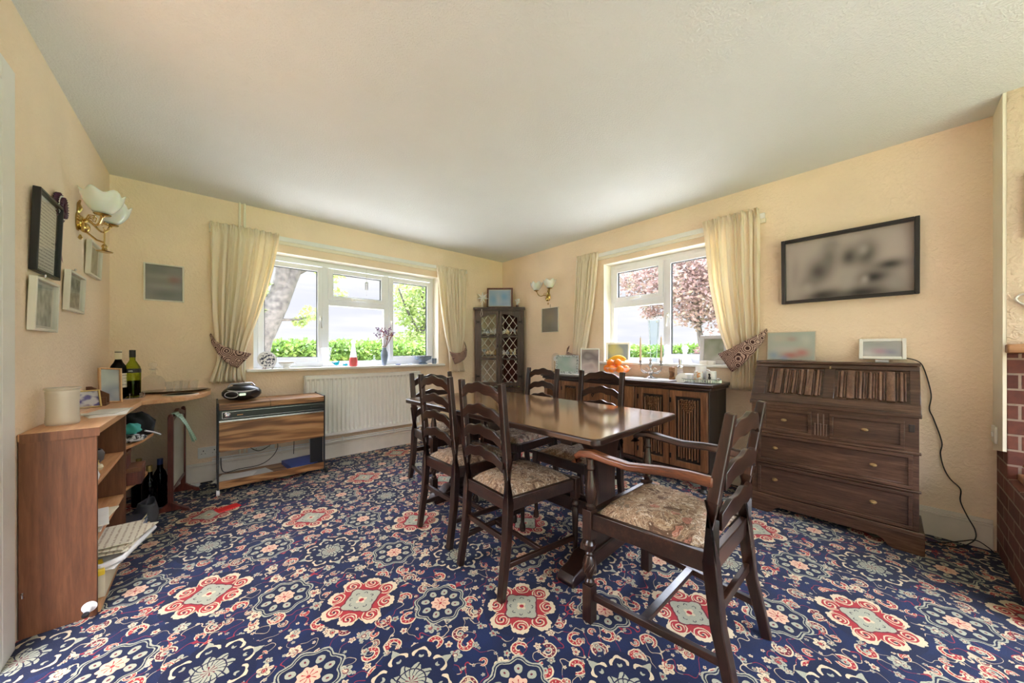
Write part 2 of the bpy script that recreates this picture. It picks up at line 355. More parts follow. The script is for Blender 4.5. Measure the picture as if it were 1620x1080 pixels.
# ---------------------------------------------------------------- mesh helpers
class MB:
    def __init__(s): s.v = []; s.f = []
    def _add(s, vs, fs):
        o = len(s.v); s.v += [tuple(v) for v in vs]; s.f += [tuple(i + o for i in f) for f in fs]; return s
    def box(s, c, d, rot=None):
        hx, hy, hz = d[0] / 2, d[1] / 2, d[2] / 2
        vs = [Vector((x * hx, y * hy, z * hz)) for x in (-1, 1) for y in (-1, 1) for z in (-1, 1)]
        if rot is not None: vs = [rot @ v for v in vs]
        vs = [v + Vector(c) for v in vs]
        return s._add(vs, [(0, 1, 3, 2), (4, 6, 7, 5), (0, 4, 5, 1), (2, 3, 7, 6), (0, 2, 6, 4), (1, 5, 7, 3)])
    def bb(s, x0, x1, y0, y1, z0, z1): return s.box(((x0 + x1) / 2, (y0 + y1) / 2, (z0 + z1) / 2), (abs(x1 - x0), abs(y1 - y0), abs(z1 - z0)))
    def lathe(s, prof, c=(0, 0, 0), n=24, rot=None, sc_=(1, 1), closed=False):
        vs = []; fs = []; k = len(prof)
        for i in range(n):
            a = 2 * PI * i / n
            for r, z in prof:
                v = Vector((r * math.cos(a) * sc_[0], r * math.sin(a) * sc_[1], z))
                if rot is not None: v = rot @ v
                vs.append(v + Vector(c))
        for i in range(n):
            j = (i + 1) % n
            for q in range(k - 1): fs.append((i * k + q, j * k + q, j * k + q + 1, i * k + q + 1))
            if closed: fs.append((i * k + k - 1, j * k + k - 1, j * k, i * k))
        if not closed:
            if prof[0][0] > 1e-5: fs.append(tuple(i * k for i in range(n - 1, -1, -1)))
            if prof[-1][0] > 1e-5: fs.append(tuple(i * k + k - 1 for i in range(n)))
        return s._add(vs, fs)
    def rod(s, a, b, r, r2=None, n=12):
        a = Vector(a); b = Vector(b); d = b - a; L = d.length
        q = d.to_track_quat('Z', 'Y').to_matrix(); return s.lathe([(r, 0), (r if r2 is None else r2, L)], a, n, q)
    def ball(s, c, r, n=16, sz=(1, 1, 1)):
        k = 9; vs = []; fs = []
        for i in range(k + 1):
            t = PI * i / k
            for j in range(n):
                p = 2 * PI * j / n; vs.append((c[0] + r * sz[0] * math.sin(t) * math.cos(p), c[1] + r * sz[1] * math.sin(t) * math.sin(p), c[2] + r * sz[2] * math.cos(t)))
        for i in range(k):
            for j in range(n): fs.append((i * n + j, (i + 1) * n + j, (i + 1) * n + (j + 1) % n, i * n + (j + 1) % n))
        return s._add(vs, fs)
    def tube(s, pts, r, n=8, close=False):
        pts = [Vector(p) for p in pts]; rs = r if isinstance(r, (list, tuple)) else [r] * len(pts)
        vs = []; fs = []; up = Vector((0, 0, 1)); L = len(pts); prev = None
        for i, p in enumerate(pts):
            t = (pts[min(i + 1, L - 1)] - pts[max(i - 1, 0)]).normalized()
            if prev is None:
                u = t.cross(up)
                if u.length < .1: u = t.cross(Vector((1, 0, 0)))
            else: u = prev - t * prev.dot(t)
            u.normalize(); prev = u; w_ = t.cross(u)
            for j in range(n):
                a = 2 * PI * j / n; vs.append(p + (u * math.cos(a) + w_ * math.sin(a)) * rs[i])
        for i in range(L - 1):
            for j in range(n): fs.append((i * n + j, i * n + (j + 1) % n, (i + 1) * n + (j + 1) % n, (i + 1) * n + j))
        fs.append(tuple(range(n - 1, -1, -1))); fs.append(tuple(range((L - 1) * n, L * n)))
        return s._add(vs, fs)
    def prism(s, out, h0, h1, axis='Z', mat=None):
        """2D outline (counter-clockwise) pushed along an axis"""
        mp = {'Z': lambda a, b, h: (a, b, h), 'Y': lambda a, b, h: (a, h, b), 'X': lambda a, b, h: (h, a, b)}[axis]
        n = len(out); vs = [Vector(mp(a, b, h0)) for a, b in out] + [Vector(mp(a, b, h1)) for a, b in out]
        if mat is not None: vs = [mat @ v for v in vs]
        fs = [tuple(range(n - 1, -1, -1)), tuple(range(n, 2 * n))] + [(i, (i + 1) % n, (i + 1) % n + n, i + n) for i in range(n)]
        return s._add(vs, fs)
    def grid(s, fn, nu, nv, thick=None):
        vs = [Vector(fn(i / nu, j / nv)) for i in range(nu + 1) for j in range(nv + 1)]
        fs = [(i * (nv + 1) + j, (i + 1) * (nv + 1) + j, (i + 1) * (nv + 1) + j + 1, i * (nv + 1) + j + 1) for i in range(nu) for j in range(nv)]
        return s._add(vs, fs)
    def loft(s, secs):
        """list of equal-length closed rings"""
        n = len(secs[0]); vs = [v for r in secs for v in r]; fs = []
        for i in range(len(secs) - 1):
            for j in range(n): fs.append((i * n + j, i * n + (j + 1) % n, (i + 1) * n + (j + 1) % n, (i + 1) * n + j))
        fs.append(tuple(range(n - 1, -1, -1))); fs.append(tuple(range((len(secs) - 1) * n, len(secs) * n)))
        return s._add(vs, fs)
    def bar(s, pts, w_, h_):
        """rectangular bar along a path: width w_ (sideways), height h_ ; numbers or lists"""
        pts = [Vector(p) for p in pts]; L = len(pts); secs = []
        for i, p in enumerate(pts):
            t = (pts[min(i + 1, L - 1)] - pts[max(i - 1, 0)]).normalized(); u = t.cross(Vector((0, 0, 1)))
            if u.length < .05: u = Vector((1, 0, 0))
            u.normalize(); q = u.cross(t)
            a = (w_[i] if isinstance(w_, list) else w_) / 2; b = (h_[i] if isinstance(h_, list) else h_) / 2
            secs.append([p + u * a + q * b, p - u * a + q * b, p - u * a - q * b, p + u * a - q * b])
        return s.loft(secs)
    def build(s, name, mat, parent=None, world=False, bevel=0, smooth=True, ang=35, solid=0, sub=0, origin=None):
        me = bpy.data.meshes.new(name)
        vs = s.v
        if world and parent is not None:
            inv = ROOTM(parent).inverted(); vs = [inv @ Vector(v) for v in vs]
        if origin is not None: vs = [Vector(v) - Vector(origin) for v in vs]
        me.from_pydata([tuple(v) for v in vs], [], s.f); me.update()
        mats = mat if isinstance(mat, list) else [mat]
        for x in mats: me.materials.append(M[x] if isinstance(x, str) else x)
        o = bpy.data.objects.new(name, me); COL.objects.link(o)
        if origin is not None: o.location = origin
        if parent is not None: o.parent = parent
        if smooth:
            me.polygons.foreach_set('use_smooth', [True] * len(me.polygons)); me.set_sharp_from_angle(angle=math.radians(ang))
        import bmesh
        b = bmesh.new(); b.from_mesh(me); bmesh.ops.recalc_face_normals(b, faces=b.faces); b.to_mesh(me); b.free()
        if bevel:
            q = o.modifiers.new('bevel', 'BEVEL'); q.width = bevel; q.segments = 2; q.limit_method = 'ANGLE'; q.angle_limit = math.radians(40)
        if solid:
            q = o.modifiers.new('solid', 'SOLIDIFY'); q.thickness = solid; q.offset = 0
        if sub:
            q = o.modifiers.new('sub', 'SUBSURF'); q.levels = sub; q.render_levels = sub
        return o

RM = {}
def ROOTM(o):
    while o.parent is not None: o = o.parent
    return RM.get(o.name, Matrix.Translation(o.location) @ o.rotation_euler.to_matrix().to_4x4())
def thing(name, label, cat, loc=(0, 0, 0), rz=0, group=None):
    o = bpy.data.objects.new(name, None); COL.objects.link(o); o.location = loc; o.rotation_euler = (0, 0, rz); o.empty_display_size = .05
    o['label'] = label; o['category'] = cat
    if group: o['group'] = group
    RM[o.name] = Matrix.Translation(Vector(loc)) @ Matrix.Rotation(rz, 4, 'Z')
    return o
def tag(o, label, cat, group=None):
    o['label'] = label; o['category'] = cat
    if group: o['group'] = group
    return o
def struct(o): o['kind'] = 'structure'; return o
def dup(root, loc, rz, label, group=None):
    r = root.copy(); COL.objects.link(r); r.location = loc; r.rotation_euler = (0, 0, rz); r['label'] = label
    if group: r['group'] = group
    for ch in [c for c in root.children]:
        c = ch.copy(); COL.objects.link(c); c.parent = r
        for g in [k for k in ch.children]:
            d = g.copy(); COL.objects.link(d); d.parent = c
    return r
def RZ(a): return Matrix.Rotation(a, 3, 'Z')
def RX(a): return Matrix.Rotation(a, 3, 'X')
def RY(a): return Matrix.Rotation(a, 3, 'Y')

# ================================================================ THE ROOM
def wall_with_hole(name, plane, a0, a1, hole, t, mat='wall', z1=ZC):
    """plane 'Y' or 'X' at position p; inner face at p, thickness t outward; hole=(b0,b1,z0,z1)"""
    ax, p = plane; b0, b1, z0, zt = hole; b = MB()
    def seg(u0, u1, za, zb):
        if ax == 'Y': b.bb(u0, u1, p, p + t, za, zb)
        else: b.bb(p, p + t, u0, u1, za, zb)
    seg(a0, b0, 0, z1); seg(b1, a1, 0, z1); seg(b0, b1, 0, z0); seg(b0, b1, zt, z1)
    return struct(b.build(name, mat, smooth=False))
REAR = -2.4
struct(MB().bb(XL - .3, XR + .3, REAR - .6, YB + .3, -.06, 0).build('floor', 'carpet', smooth=False))
struct(MB().bb(XL - .3, XR + .3, REAR, YB + .3, ZC, ZC + .12).build('ceiling', 'ceiling', smooth=False))
W1 = (.30, 2.19, .93, 2.045); W2 = (.90, 2.13, .965, 2.065)
wall_with_hole('wall_back', ('Y', YB), XL - .3, XR + .3, W1, .27)
wall_with_hole('wall_right', ('X', XR), REAR, YB, W2, .27)
DO = (1.22, 2.07, 2.06)
b = MB(); b.bb(XL - .12, XL, DO[1], YB, 0, ZC); b.bb(XL - .12, XL, DO[0], DO[1], DO[2], ZC); b.bb(XL - .12, XL, REAR, DO[0], 0, ZC)
struct(b.build('wall_left', 'wall', smooth=False))
# chimney breast: plaster above a mantel, brick below, raised brick hearth plinth
CB = -.385
b = MB(); b.bb(3.01, XR, REAR, CB, 1.145, ZC); struct(b.build('trim_1', 'breast', smooth=False))
b = MB(); b.prism([(3.012, .60), (3.262, .56), (3.262, ZC), (3.012, ZC)], CB, CB + .012, 'Y'); struct(b.build('trim_2', 'smooth_cream', smooth=False))
b = MB(); b.bb(3.01, XR, REAR, CB, .0, 1.10); b.bb(2.45, 3.01, -1.6, CB, 0, .47); struct(b.build('trim_3', 'brick', smooth=False, bevel=.004))
struct(MB().bb(2.42, 3.01, -1.6, CB - .03, .47, .50).build('trim_4', 'mantel', bevel=.004))
tag(MB().bb(2.955, 3.05, -1.9, CB + .005, 1.10, 1.145).build('mantel_shelf', 'mantel', bevel=.006), 'light wooden mantel shelf end jutting from the chimney breast above the brick', 'mantel')
# hall behind the left door opening
b = MB(); b.bb(-1.9, -1.8, .4, 3.0, 0, ZC); struct(b.build('wall_hall', 'breast', smooth=False))
struct(MB().bb(-1.9, XL - .3, .4, 3.0, -.06, 0).build('trim_5', 'shelf_ply', smooth=False))
# door casing
d1 = struct(MB().bb(XL - .002, XL + .012, DO[1], DO[1] + .105, 0, 2.145).bb(XL - .002, XL + .012, DO[0] - .085, DO[1], DO[2], 2.145).bb(XL - .12, XL + .012, DO[1] - .025, DO[1], 0, DO[2]).build('door_1', 'white', bevel=.003))
# skirting boards
def skirt(name, pts, face):
    b = MB()
    for (x0, y0), (x1, y1) in pts:
        if face == 'Y': b.bb(x0, x1, y0 - .018, y0, 0, .145); b.bb(x0, x1, y0 - .010, y0, .145, .168); b.bb(x0, x1, y0 - .024, y0, .132, .145)
        else: b.bb(x0 - .018, x0, y0, y1, 0, .145); b.bb(x0 - .010, x0, y0, y1, .145, .168); b.bb(x0 - .024, x0, y0, y1, .132, .145)
    return struct(b.build(name, 'skirting', bevel=.003))
skirt('baseboard_back', [((XL, YB), (XR, YB))], 'Y'); skirt('baseboard_right', [((XR, CB + .012), (XR, YB))], 'X')
b = MB().bb(XL, XL + .018, 2.87, YB, 0, .15); struct(b.build('baseboard_left', 'skirting', bevel=.003))

# ---------------------------------------------------------------- windows
def window(name, ax, p, lo, hi, z0, z1, mull, lights, sillz, sill_front, s0, s1):
    """ax: wall axis; frame front face at p. lights: (u0,u1,z0,z1,is_sash)"""
    def R(b, u0, u1, d0, d1, za, zb):
        if ax == 'Y': b.bb(u0, u1, p + d0, p + d1, za, zb)
        else: b.bb(p + d0, p + d1, u0, u1, za, zb)
    fr = MB(); R(fr, lo, lo + .045, 0, .06, z0, z1); R(fr, hi - .045, hi, 0, .06, z0, z1); R(fr, lo + .045, hi - .045, 0, .06, z1 - .05, z1); R(fr, lo + .045, hi - .045, 0, .06, z0, z0 + .05)
    for m0, m1, a, c in mull: R(fr, m0, m1, 0, .06, a, c)
    f = struct(fr.build(name, 'upvc', bevel=.004))
    for (u0, u1, a, c, sash) in lights:
        g = MB(); k = .0
        if sash:
            k = .048; sb = MB()
            R(sb, u0, u0 + k, -.018, .03, a, c); R(sb, u1 - k, u1, -.018, .03, a, c); R(sb, u0 + k, u1 - k, -.018, .03, a, a + k); R(sb, u0 + k, u1 - k, -.018, .03, c - k, c)
            sb.build('window_sash', 'upvc', f, bevel=.004)
            gk = MB(); e = .006
            R(gk, u0 + k, u0 + k + e, .0, .02, a + k, c - k); R(gk, u1 - k - e, u1 - k, .0, .02, a + k, c - k); R(gk, u0 + k, u1 - k, .0, .02, a + k, a + k + e); R(gk, u0 + k, u1 - k, .0, .02, c - k - e, c - k)
            gk.build('window_gasket', 'rubber', f)
        R(g, u0 + k, u1 - k, .022, .028, a + k, c - k); g.build('window_pane', 'pane', f)
    return f
p1 = YB + .14
w1 = window('window_1', 'Y', p1, .30, 2.19, .945, 2.045, [(.893, .955, .995, 1.995), (1.545, 1.603, .995, 1.995), (.955, 1.545, 1.594, 1.65)],
       [(.345, .893, .995, 1.985, 1), (.945, 1.555, 1.65, 1.985, 1), (.955, 1.545, .995, 1.594, 0), (1.603, 2.145, .995, 1.985, 1)], 0, 0, 0, 0)
p2 = XR + .14
w2 = window('window_2', 'X', p2, .90, 2.13, .985, 2.065, [(1.50, 1.53, 1.035, 2.015), (1.53, 2.085, 1.586, 1.65)],
       [(1.53, 2.085, 1.65, 2.02, 1), (1.545, 2.07, 1.03, 1.586, 0), (.945, 1.50, 1.03, 2.02, 1)], 0, 0, 0, 0)
# reveals painted white, sills
b = MB(); b.bb(.298, .302, YB + .001, p1, .955, 2.045); b.bb(2.188, 2.192, YB + .001, p1, .955, 2.045); b.bb(.30, 2.19, YB + .001, p1, 2.043, 2.047); struct(b.build('trim_6', 'smooth_cream', smooth=False))
b = MB(); b.bb(XR + .001, p2, 2.128, 2.132, .99, 2.065); b.bb(XR + .001, p2, .898, .902, .99, 2.065); b.bb(XR + .001, p2, .90, 2.13, 2.063, 2.067); struct(b.build('trim_7', 'smooth_cream', smooth=False))
b = MB(); b.bb(.25, 2.25, YB - .07, YB, .918, .943); b.bb(.302, 2.188, YB, p1 + .01, .918, .943); struct(b.build('trim_8', 'white', bevel=.005))
b = MB(); b.bb(XR - .06, XR, .86, 2.17, .968, .99); b.bb(XR, p2 + .01, .902, 2.128, .968, .99); struct(b.build('trim_9', 'white', bevel=.005))
def handle(parent, ax, u, z, horiz=False):
    b = MB()
    if ax == 'Y':
        b.box((u, p1 - .025, z), (.022, .014, .05) if not horiz else (.05, .014, .022))
        b.bar([(u, p1 - .03, z), (u, p1 - .05, z), (u + (.11 if horiz else 0), p1 - .055, z - (0 if horiz else .11))], .016, .014)
    else:
        b.box((p2 - .025, u, z), (.014, .022, .05) if not horiz else (.014, .05, .022))
        b.bar([(p2 - .03, u, z), (p2 - .05, u, z), (p2 - .055, u - (.11 if horiz else 0), z - (0 if horiz else .11))], .016, .014)
    b.build('window_handle', 'white', parent, bevel=.003)
handle(w1, 'Y', .873, 1.45); handle(w1, 'Y', 1.625, 1.45); handle(w1, 'Y', 1.20, 1.672, True)
handle(w2, 'X', 1.478, 1.46); handle(w2, 'X', 1.86, 1.672, True)

# ================================================================ OUTSIDE
R_ = random.Random(7)
M['lawn'] = plain('lawn_grass', C(84, 104, 42), .9, 0, .2, 3)
M['field'] = plain('field_green', C(92, 112, 60), .9, 0, .1, .1)
M['bark'] = plain('grey_bark', C(70, 66, 60), .9, 0, .5, 14, .8)
def leafmat(name, a, b_, c):
    m = Mat(name); gi = m.n('ShaderNodeObjectInfo'); v = m.coord(); n = m.noise(v, 3.5, 4, .7)
    m.base(m.ramp(n, [(.3, a), (.5, b_), (.7, c)])); m.set(Roughness=.6)
    tl = m.n('ShaderNodeBsdfTranslucent'); tl.inputs[0].default_value = (*b_, 1); x = m.n('ShaderNodeMixShader'); x.inputs[0].default_value = .35
    m.l(m.b.outputs[0], x.inputs[1]); m.l(tl.outputs[0], x.inputs[2]); m.l(x.outputs[0], m.out.inputs[0]); return m.m
M['hedge_leaf'] = leafmat('hedge_leaves', C(44, 70, 26), C(92, 122, 44), C(146, 164, 80))
M['bright_leaf'] = leafmat('young_leaves', C(74, 96, 48), C(124, 140, 74), C(160, 168, 108))
M['copper_leaf'] = leafmat('copper_leaves', C(92, 66, 64), C(126, 102, 94), C(112, 116, 80))
M['dull_leaf'] = leafmat('distant_leaves', C(84, 104, 84), C(104, 122, 100), C(120, 136, 112))
def leaves(b, c, rad, n, s, shell=.55, zmin=-9):
    k = 0
    while k < n:
        d = Vector((R_.gauss(0, 1), R_.gauss(0, 1), R_.gauss(0, 1))).normalized(); rr = shell + (1 - shell) * R_.random() ** .6
        rr *= .82 + .18 * math.sin(d.x * 7 + c[0]) * math.cos(d.z * 6 + d.y * 5)
        p = Vector((c[0] + d.x * rad[0] * rr, c[1] + d.y * rad[1] * rr, c[2] + d.z * rad[2] * rr))
        if p.z < zmin: continue
        k += 1
        u = Vector((R_.gauss(0, 1), R_.gauss(0, 1), R_.gauss(0, .6))).normalized(); v = u.cross(Vector((R_.gauss(0, 1), R_.gauss(0, 1), R_.gauss(0, 1)))).normalized(); q = s * (.6 + .8 * R_.random())
        b._add([p - u * q, p + v * q * .45, p + u * q, p - v * q * .45], [(0, 1, 2, 3)])
GZ = -.15
b = MB(); b.bb(-60, 120, YB + .28, 140, GZ - .1, GZ); b.bb(XR + .28, 120, -60, YB + .28, GZ - .1, GZ); b.bb(-60, XR + .28, -60, REAR - .6, GZ - .1, GZ); struct(b.build('lawn', 'lawn', smooth=False))
M['bounce_slab'] = plain('pale_bounce_slab', C(224, 218, 204), .85, 0, .05, 4)
b = MB(); b.bb(-8, 8, YB + .28, YB + 3.2, GZ, GZ + .02); b.bb(XR + .28, XR + 4.0, -8, YB + .28, GZ, GZ + .02); b.bb(-8, XR + .28, REAR - 1.6, REAR - .62, GZ, GZ + .02); struct(b.build('added_bounce_slab', 'bounce_slab', smooth=False))  # unseen pale slabs, added outside to bounce sky light onto the ceiling
def hedge(name, x0, x1, y0, y1, h, n, label):
    t = thing(name, label, 'hedge', ((x0 + x1) / 2, (y0 + y1) / 2, GZ))
    b = MB(); core = MB().bb(x0 + .12, x1 - .12, y0 + .12, y1 - .12, GZ, h - .14)
    for i in range(n):
        f = R_.random(); u = R_.random(); z = GZ + .1 + (h - GZ - .1) * R_.random()
        top = R_.random() < .35
        if top: p = Vector((x0 + (x1 - x0) * R_.random(), y0 + (y1 - y0) * R_.random(), h + R_.gauss(0, .045)))
        elif (y1 - y0) < (x1 - x0): p = Vector((x0 + (x1 - x0) * u, y0 + R_.gauss(0, .06), z))
        else: p = Vector((x0 + R_.gauss(0, .06), y0 + (y1 - y0) * u, z))
        a = Vector((R_.gauss(0, 1), R_.gauss(0, 1), R_.gauss(0, 1))).normalized(); c = a.cross(Vector((R_.gauss(0, 1), R_.gauss(0, 1), .3))).normalized(); q = .03 + .03 * R_.random()
        b._add([p - a * q, p + c * q * .6, p + a * q, p - c * q * .6], [(0, 1, 2, 3)])
    core.build('hedge_core', 'hedge_leaf', t, world=True, smooth=False); o = b.build('foliage', 'hedge_leaf', t, world=True, smooth=False)
hedge('garden_hedge', .2, 5.2, 8.0, 8.9, 1.24, 15000, 'clipped green garden hedge outside the wide window over the radiator')
hedge('garden_hedge', 9.0, 9.8, 1.2, 6.5, 1.16, 13000, 'clipped green hedge outside the window above the sideboard')
# big old trunk at the left of window 1
t = thing('garden_tree', 'large grey forked tree trunk leaning outside the left casement', 'tree', (.45, 6.6, GZ))
b = MB(); b.tube([(.30, 6.6, GZ), (.40, 6.6, .6), (.58, 6.6, 1.3), (.82, 6.6, 1.9), (.98, 6.6, 2.3), (1.22, 6.65, 2.9), (1.5, 6.7, 3.6)], [.30, .24, .19, .17, .13, .10, .07], 14)
b.tube([(.80, 6.6, 1.85), (.88, 6.55, 2.25), (.90, 6.5, 2.7), (.8, 6.5, 3.4)], [.14, .11, .10, .07], 10); b.tube([(1.0, 6.6, 2.35), (1.5, 6.6, 2.7), (2.2, 6.7, 3.2)], [.06, .04, .03]); b.tube([(.72, 6.6, 1.6), (1.1, 6.5, 1.62), (1.35, 6.5, 1.72)], [.03, .02, .01], 6)
b.build('trunk', 'bark', t, world=True)
b = MB()
for c, r_, n in [((1.28, 6.5, 1.72), (.22, .2, .16), 110), ((1.12, 6.5, 1.58), (.15, .15, .1), 60), ((1.55, 6.5, 2.45), (.3, .3, .22), 130), ((1.75, 6.6, 2.15), (.16, .2, .12), 45), ((.55, 6.5, 2.2), (.22, .2, .3), 90), ((.48, 6.5, 1.7), (.2, .2, .25), 80), ((1.2, 6.6, 3.2), (1.6, 1.2, .6), 1500)]: leaves(b, c, r_, n, .045)
b.build('foliage', 'bright_leaf', t, world=True, smooth=False)
t = thing('young_tree', 'bright green leafy tree beyond the right casement of the wide window', 'tree', (5.1, 10.2, GZ))
b = MB(); b.tube([(5.2, 10.2, GZ), (5.1, 10.2, 1.2), (5.3, 10.2, 2.4), (5.0, 10.2, 4)], [.12, .1, .07, .04]); b.tube([(5.1, 10.2, 1.6), (4.6, 10.1, 2.4), (4.3, 10, 3)], [.05, .035, .02]); b.tube([(5.2, 10.2, 1.9), (5.8, 10.1, 2.2), (6.3, 10, 2.4)], [.05, .035, .02]); b.build('trunk', 'bark', t, world=True)
b = MB(); leaves(b, (5.3, 10.3, 2.6), (1.25, 1.1, 1.3), 3400, .065, .3); leaves(b, (4.9, 10.0, 1.35), (1.0, .8, .45), 1500, .06, .3); b.build('foliage', 'bright_leaf', t, world=True, smooth=False)
t = thing('copper_tree', 'copper leaved tree outside the window above the sideboard', 'tree', (8.2, 3.0, GZ))
b = MB(); b.tube([(8.3, 2.75, GZ), (8.2, 2.8, 1.0), (8.15, 2.9, 1.8), (8.2, 3.0, 3.2)], [.10, .08, .05, .03])
for e in [(8.0, 4.3, 2.6), (7.9, 3.9, 1.9), (8.3, 2.0, 2.6), (8.1, 3.4, 3.4), (8.4, 1.4, 2.0)]: b.tube([(8.18, 2.9, 1.7), tuple((Vector((8.18, 2.9, 2.1)) + Vector(e)) / 2), e], [.028, .018, .008], 6)
b.build('trunk', 'bark', t, world=True)
b = MB(); leaves(b, (8.0, 2.70, 2.65), (1.1, 1.4, 1.3), 6500, .052, .25, 1.25); leaves(b, (8.0, 4.0, 2.75), (.6, .85, .65), 1300, .05, .3); leaves(b, (8.0, 3.85, 2.05), (.35, .45, .28), 330, .045, .2); leaves(b, (8.1, 4.6, 3.0), (.5, .5, .35), 300, .05, .3); leaves(b, (8.3, 1.8, 1.7), (.8, .8, .6), 900, .05, .3, 1.1); leaves(b, (7.6, 2.55, 1.0), (.25, .28, .35), 450, .045, .3)
b.build('foliage', 'copper_leaf', t, world=True, smooth=False)
for i, (x, y, h, lab) in enumerate([(17, 62, 3.4, 'small far tree on the field edge, left one of the pair'), (19.6, 62, 2.9, 'small far tree on the field edge, right one of the pair'), (27, 66, 3.6, 'far tree on the horizon nearest the flower vase')]):
    t = thing('distant_tree', lab, 'tree', (x, y, GZ), group='trees on the horizon'); MB().tube([(x, y, GZ), (x, y, h - .8)], .15, 6).build('trunk', 'bark', t, world=True)
    b = MB(); leaves(b, (x, y, h - 1.2), (1.3, 1.1, 1.3), 260, .3, .2); b.build('foliage', 'dull_leaf', t, world=True, smooth=False)
b = MB(); 
for x in range(-30, 70, 2): leaves(b, (x + R_.random(), 82 + R_.gauss(0, 3), .9), (2.2, 2, 1.2 + R_.random() * .7), 60, .5, .3)
for y in range(-30, 60, 2): leaves(b, (84 + R_.gauss(0, 3), y + R_.random(), .9), (2, 2.2, 1.4 + R_.random()), 60, .5, .3)
o = b.build('field_hedgerow', 'dull_leaf', smooth=False); o['kind'] = 'stuff'; tag(o, 'hazy line of hedgerow and bushes along the far edge of the fields', 'hedgerow')

# ================================================================ REFECTORY TABLE
def rot_pt(p, c, a): return (c[0] + (p[0] - c[0]) * math.cos(a) - (p[1] - c[1]) * math.sin(a), c[1] + (p[0] - c[0]) * math.sin(a) + (p[1] - c[1]) * math.cos(a))
TZ = .75
t = thing('refectory_table', 'long dark oak refectory table with glossy top and two trestle legs', 'table', (1.56, 1.645, 0), math.radians(2.2))
LX, LY = .85 / 2, 1.67 / 2
def rrect(hx, hy, r, k=4):
    o = []
    for cx, cy, a0 in ((hx - r, hy - r, 0), (-hx + r, hy - r, 90), (-hx + r, -hy + r, 180), (hx - r, -hy + r, 270)):
        for i in range(k + 1): a = math.radians(a0 + 90 * i / k); o.append((cx + r * math.cos(a), cy + r * math.sin(a)))
    return o
tt_ = MB().prism(rrect(LX, LY, .035), TZ - .032, TZ - .0012, 'Z').build('tabletop', 'oaky', t, bevel=.007)
MB().prism(rrect(LX - .007, LY - .007, .03), TZ - .004, TZ, 'Z').build('top_surface', 'table_top', tt_, smooth=False)
def trestle(y):
    prof = [(.15, .69), (.15, .63), (.125, .60), (.10, .52), (.085, .42), (.09, .32), (.115, .24), (.13, .19), (.125, .16), (.16, .12), (.165, .085)]
    out = [(a, z) for a, z in prof] + [(-a, z) for a, z in reversed(prof)]
    b = MB().prism(out, y - .032, y + .032, 'Y'); b.build('trestle', 'oak', t, bevel=.006)
    out = [(-.32, 0), (-.22, 0), (-.20, .02), (.20, .02), (.22, 0), (.32, 0), (.335, .03), (.31, .055), (.25, .065), (.20, .10), (-.20, .10), (-.25, .065), (-.31, .055), (-.335, .03)]
    MB().prism(out, y - .045, y + .045, 'Y').build('trestle_foot', 'oakx', t, bevel=.006)
    MB().bb(-.32, .32, y - .035, y + .035, .665, TZ - .03).build('bearer', 'oakx', t, bevel=.008)
trestle(-.60); trestle(.60)
MB().bb(-.018, .018, -.62, .62, .19, .27).build('stretcher', 'oaky', t, bevel=.004)
MB().bb(-.03, .03, -.57, .57, .655, .718).build('top_rail', 'oaky', t, bevel=.003)

# ================================================================ CHAIRS  (local: facing +Y, origin on the floor under the seat)
def slat(b, z, h, w0, y0, bow=.012, camber=.030):
    """cupid's bow ladder slat between the posts"""
    n = 22; secs = []
    for i in range(n + 1):
        u = -1 + 2 * i / n; au = abs(u)
        lift = camber * (1.0 if au < .25 else (math.cos((au - .25) / .75 * PI) * .5 + .5) ) - (.006 if au > .93 else 0)
        lift += .006 * math.cos(u * PI * 3)
        x = u * w0; y = y0 - bow * (1 - u * u); hh = h * (1 - .10 * au)
        secs.append([Vector((x, y - .008, z + lift - hh / 2)), Vector((x, y + .008, z + lift - hh / 2)), Vector((x, y + .008, z + lift + hh / 2)), Vector((x, y - .008, z + lift + hh / 2))])
    b.loft(secs)
def seat_pad(b, hw0, hw1, y0, y1, z0, z1):
    n = 16
    def f(u, v, top=True):
        y = y0 + (y1 - y0) * v; hw = hw0 + (hw1 - hw0) * v; x = (-1 + 2 * u) * hw
        e = (1 - abs(-1 + 2 * u) ** 5) * (1 - abs(-1 + 2 * v) ** 5)
        return (x, y, z0 + (z1 - z0) * e ** .6)
    b.grid(f, n, n); b.grid(lambda u, v: (f(u, v)[0], f(u, v)[1], z0 - .003), n, n)
TURN_SIDE = [(.017, .0), (.020, .012), (.017, .03), (.0115, .045), (.013, .10), (.0165, .22), (.019, .27), (.013, .285), (.020, .295), (.020, .305), (.014, .315), (.019, .33)]
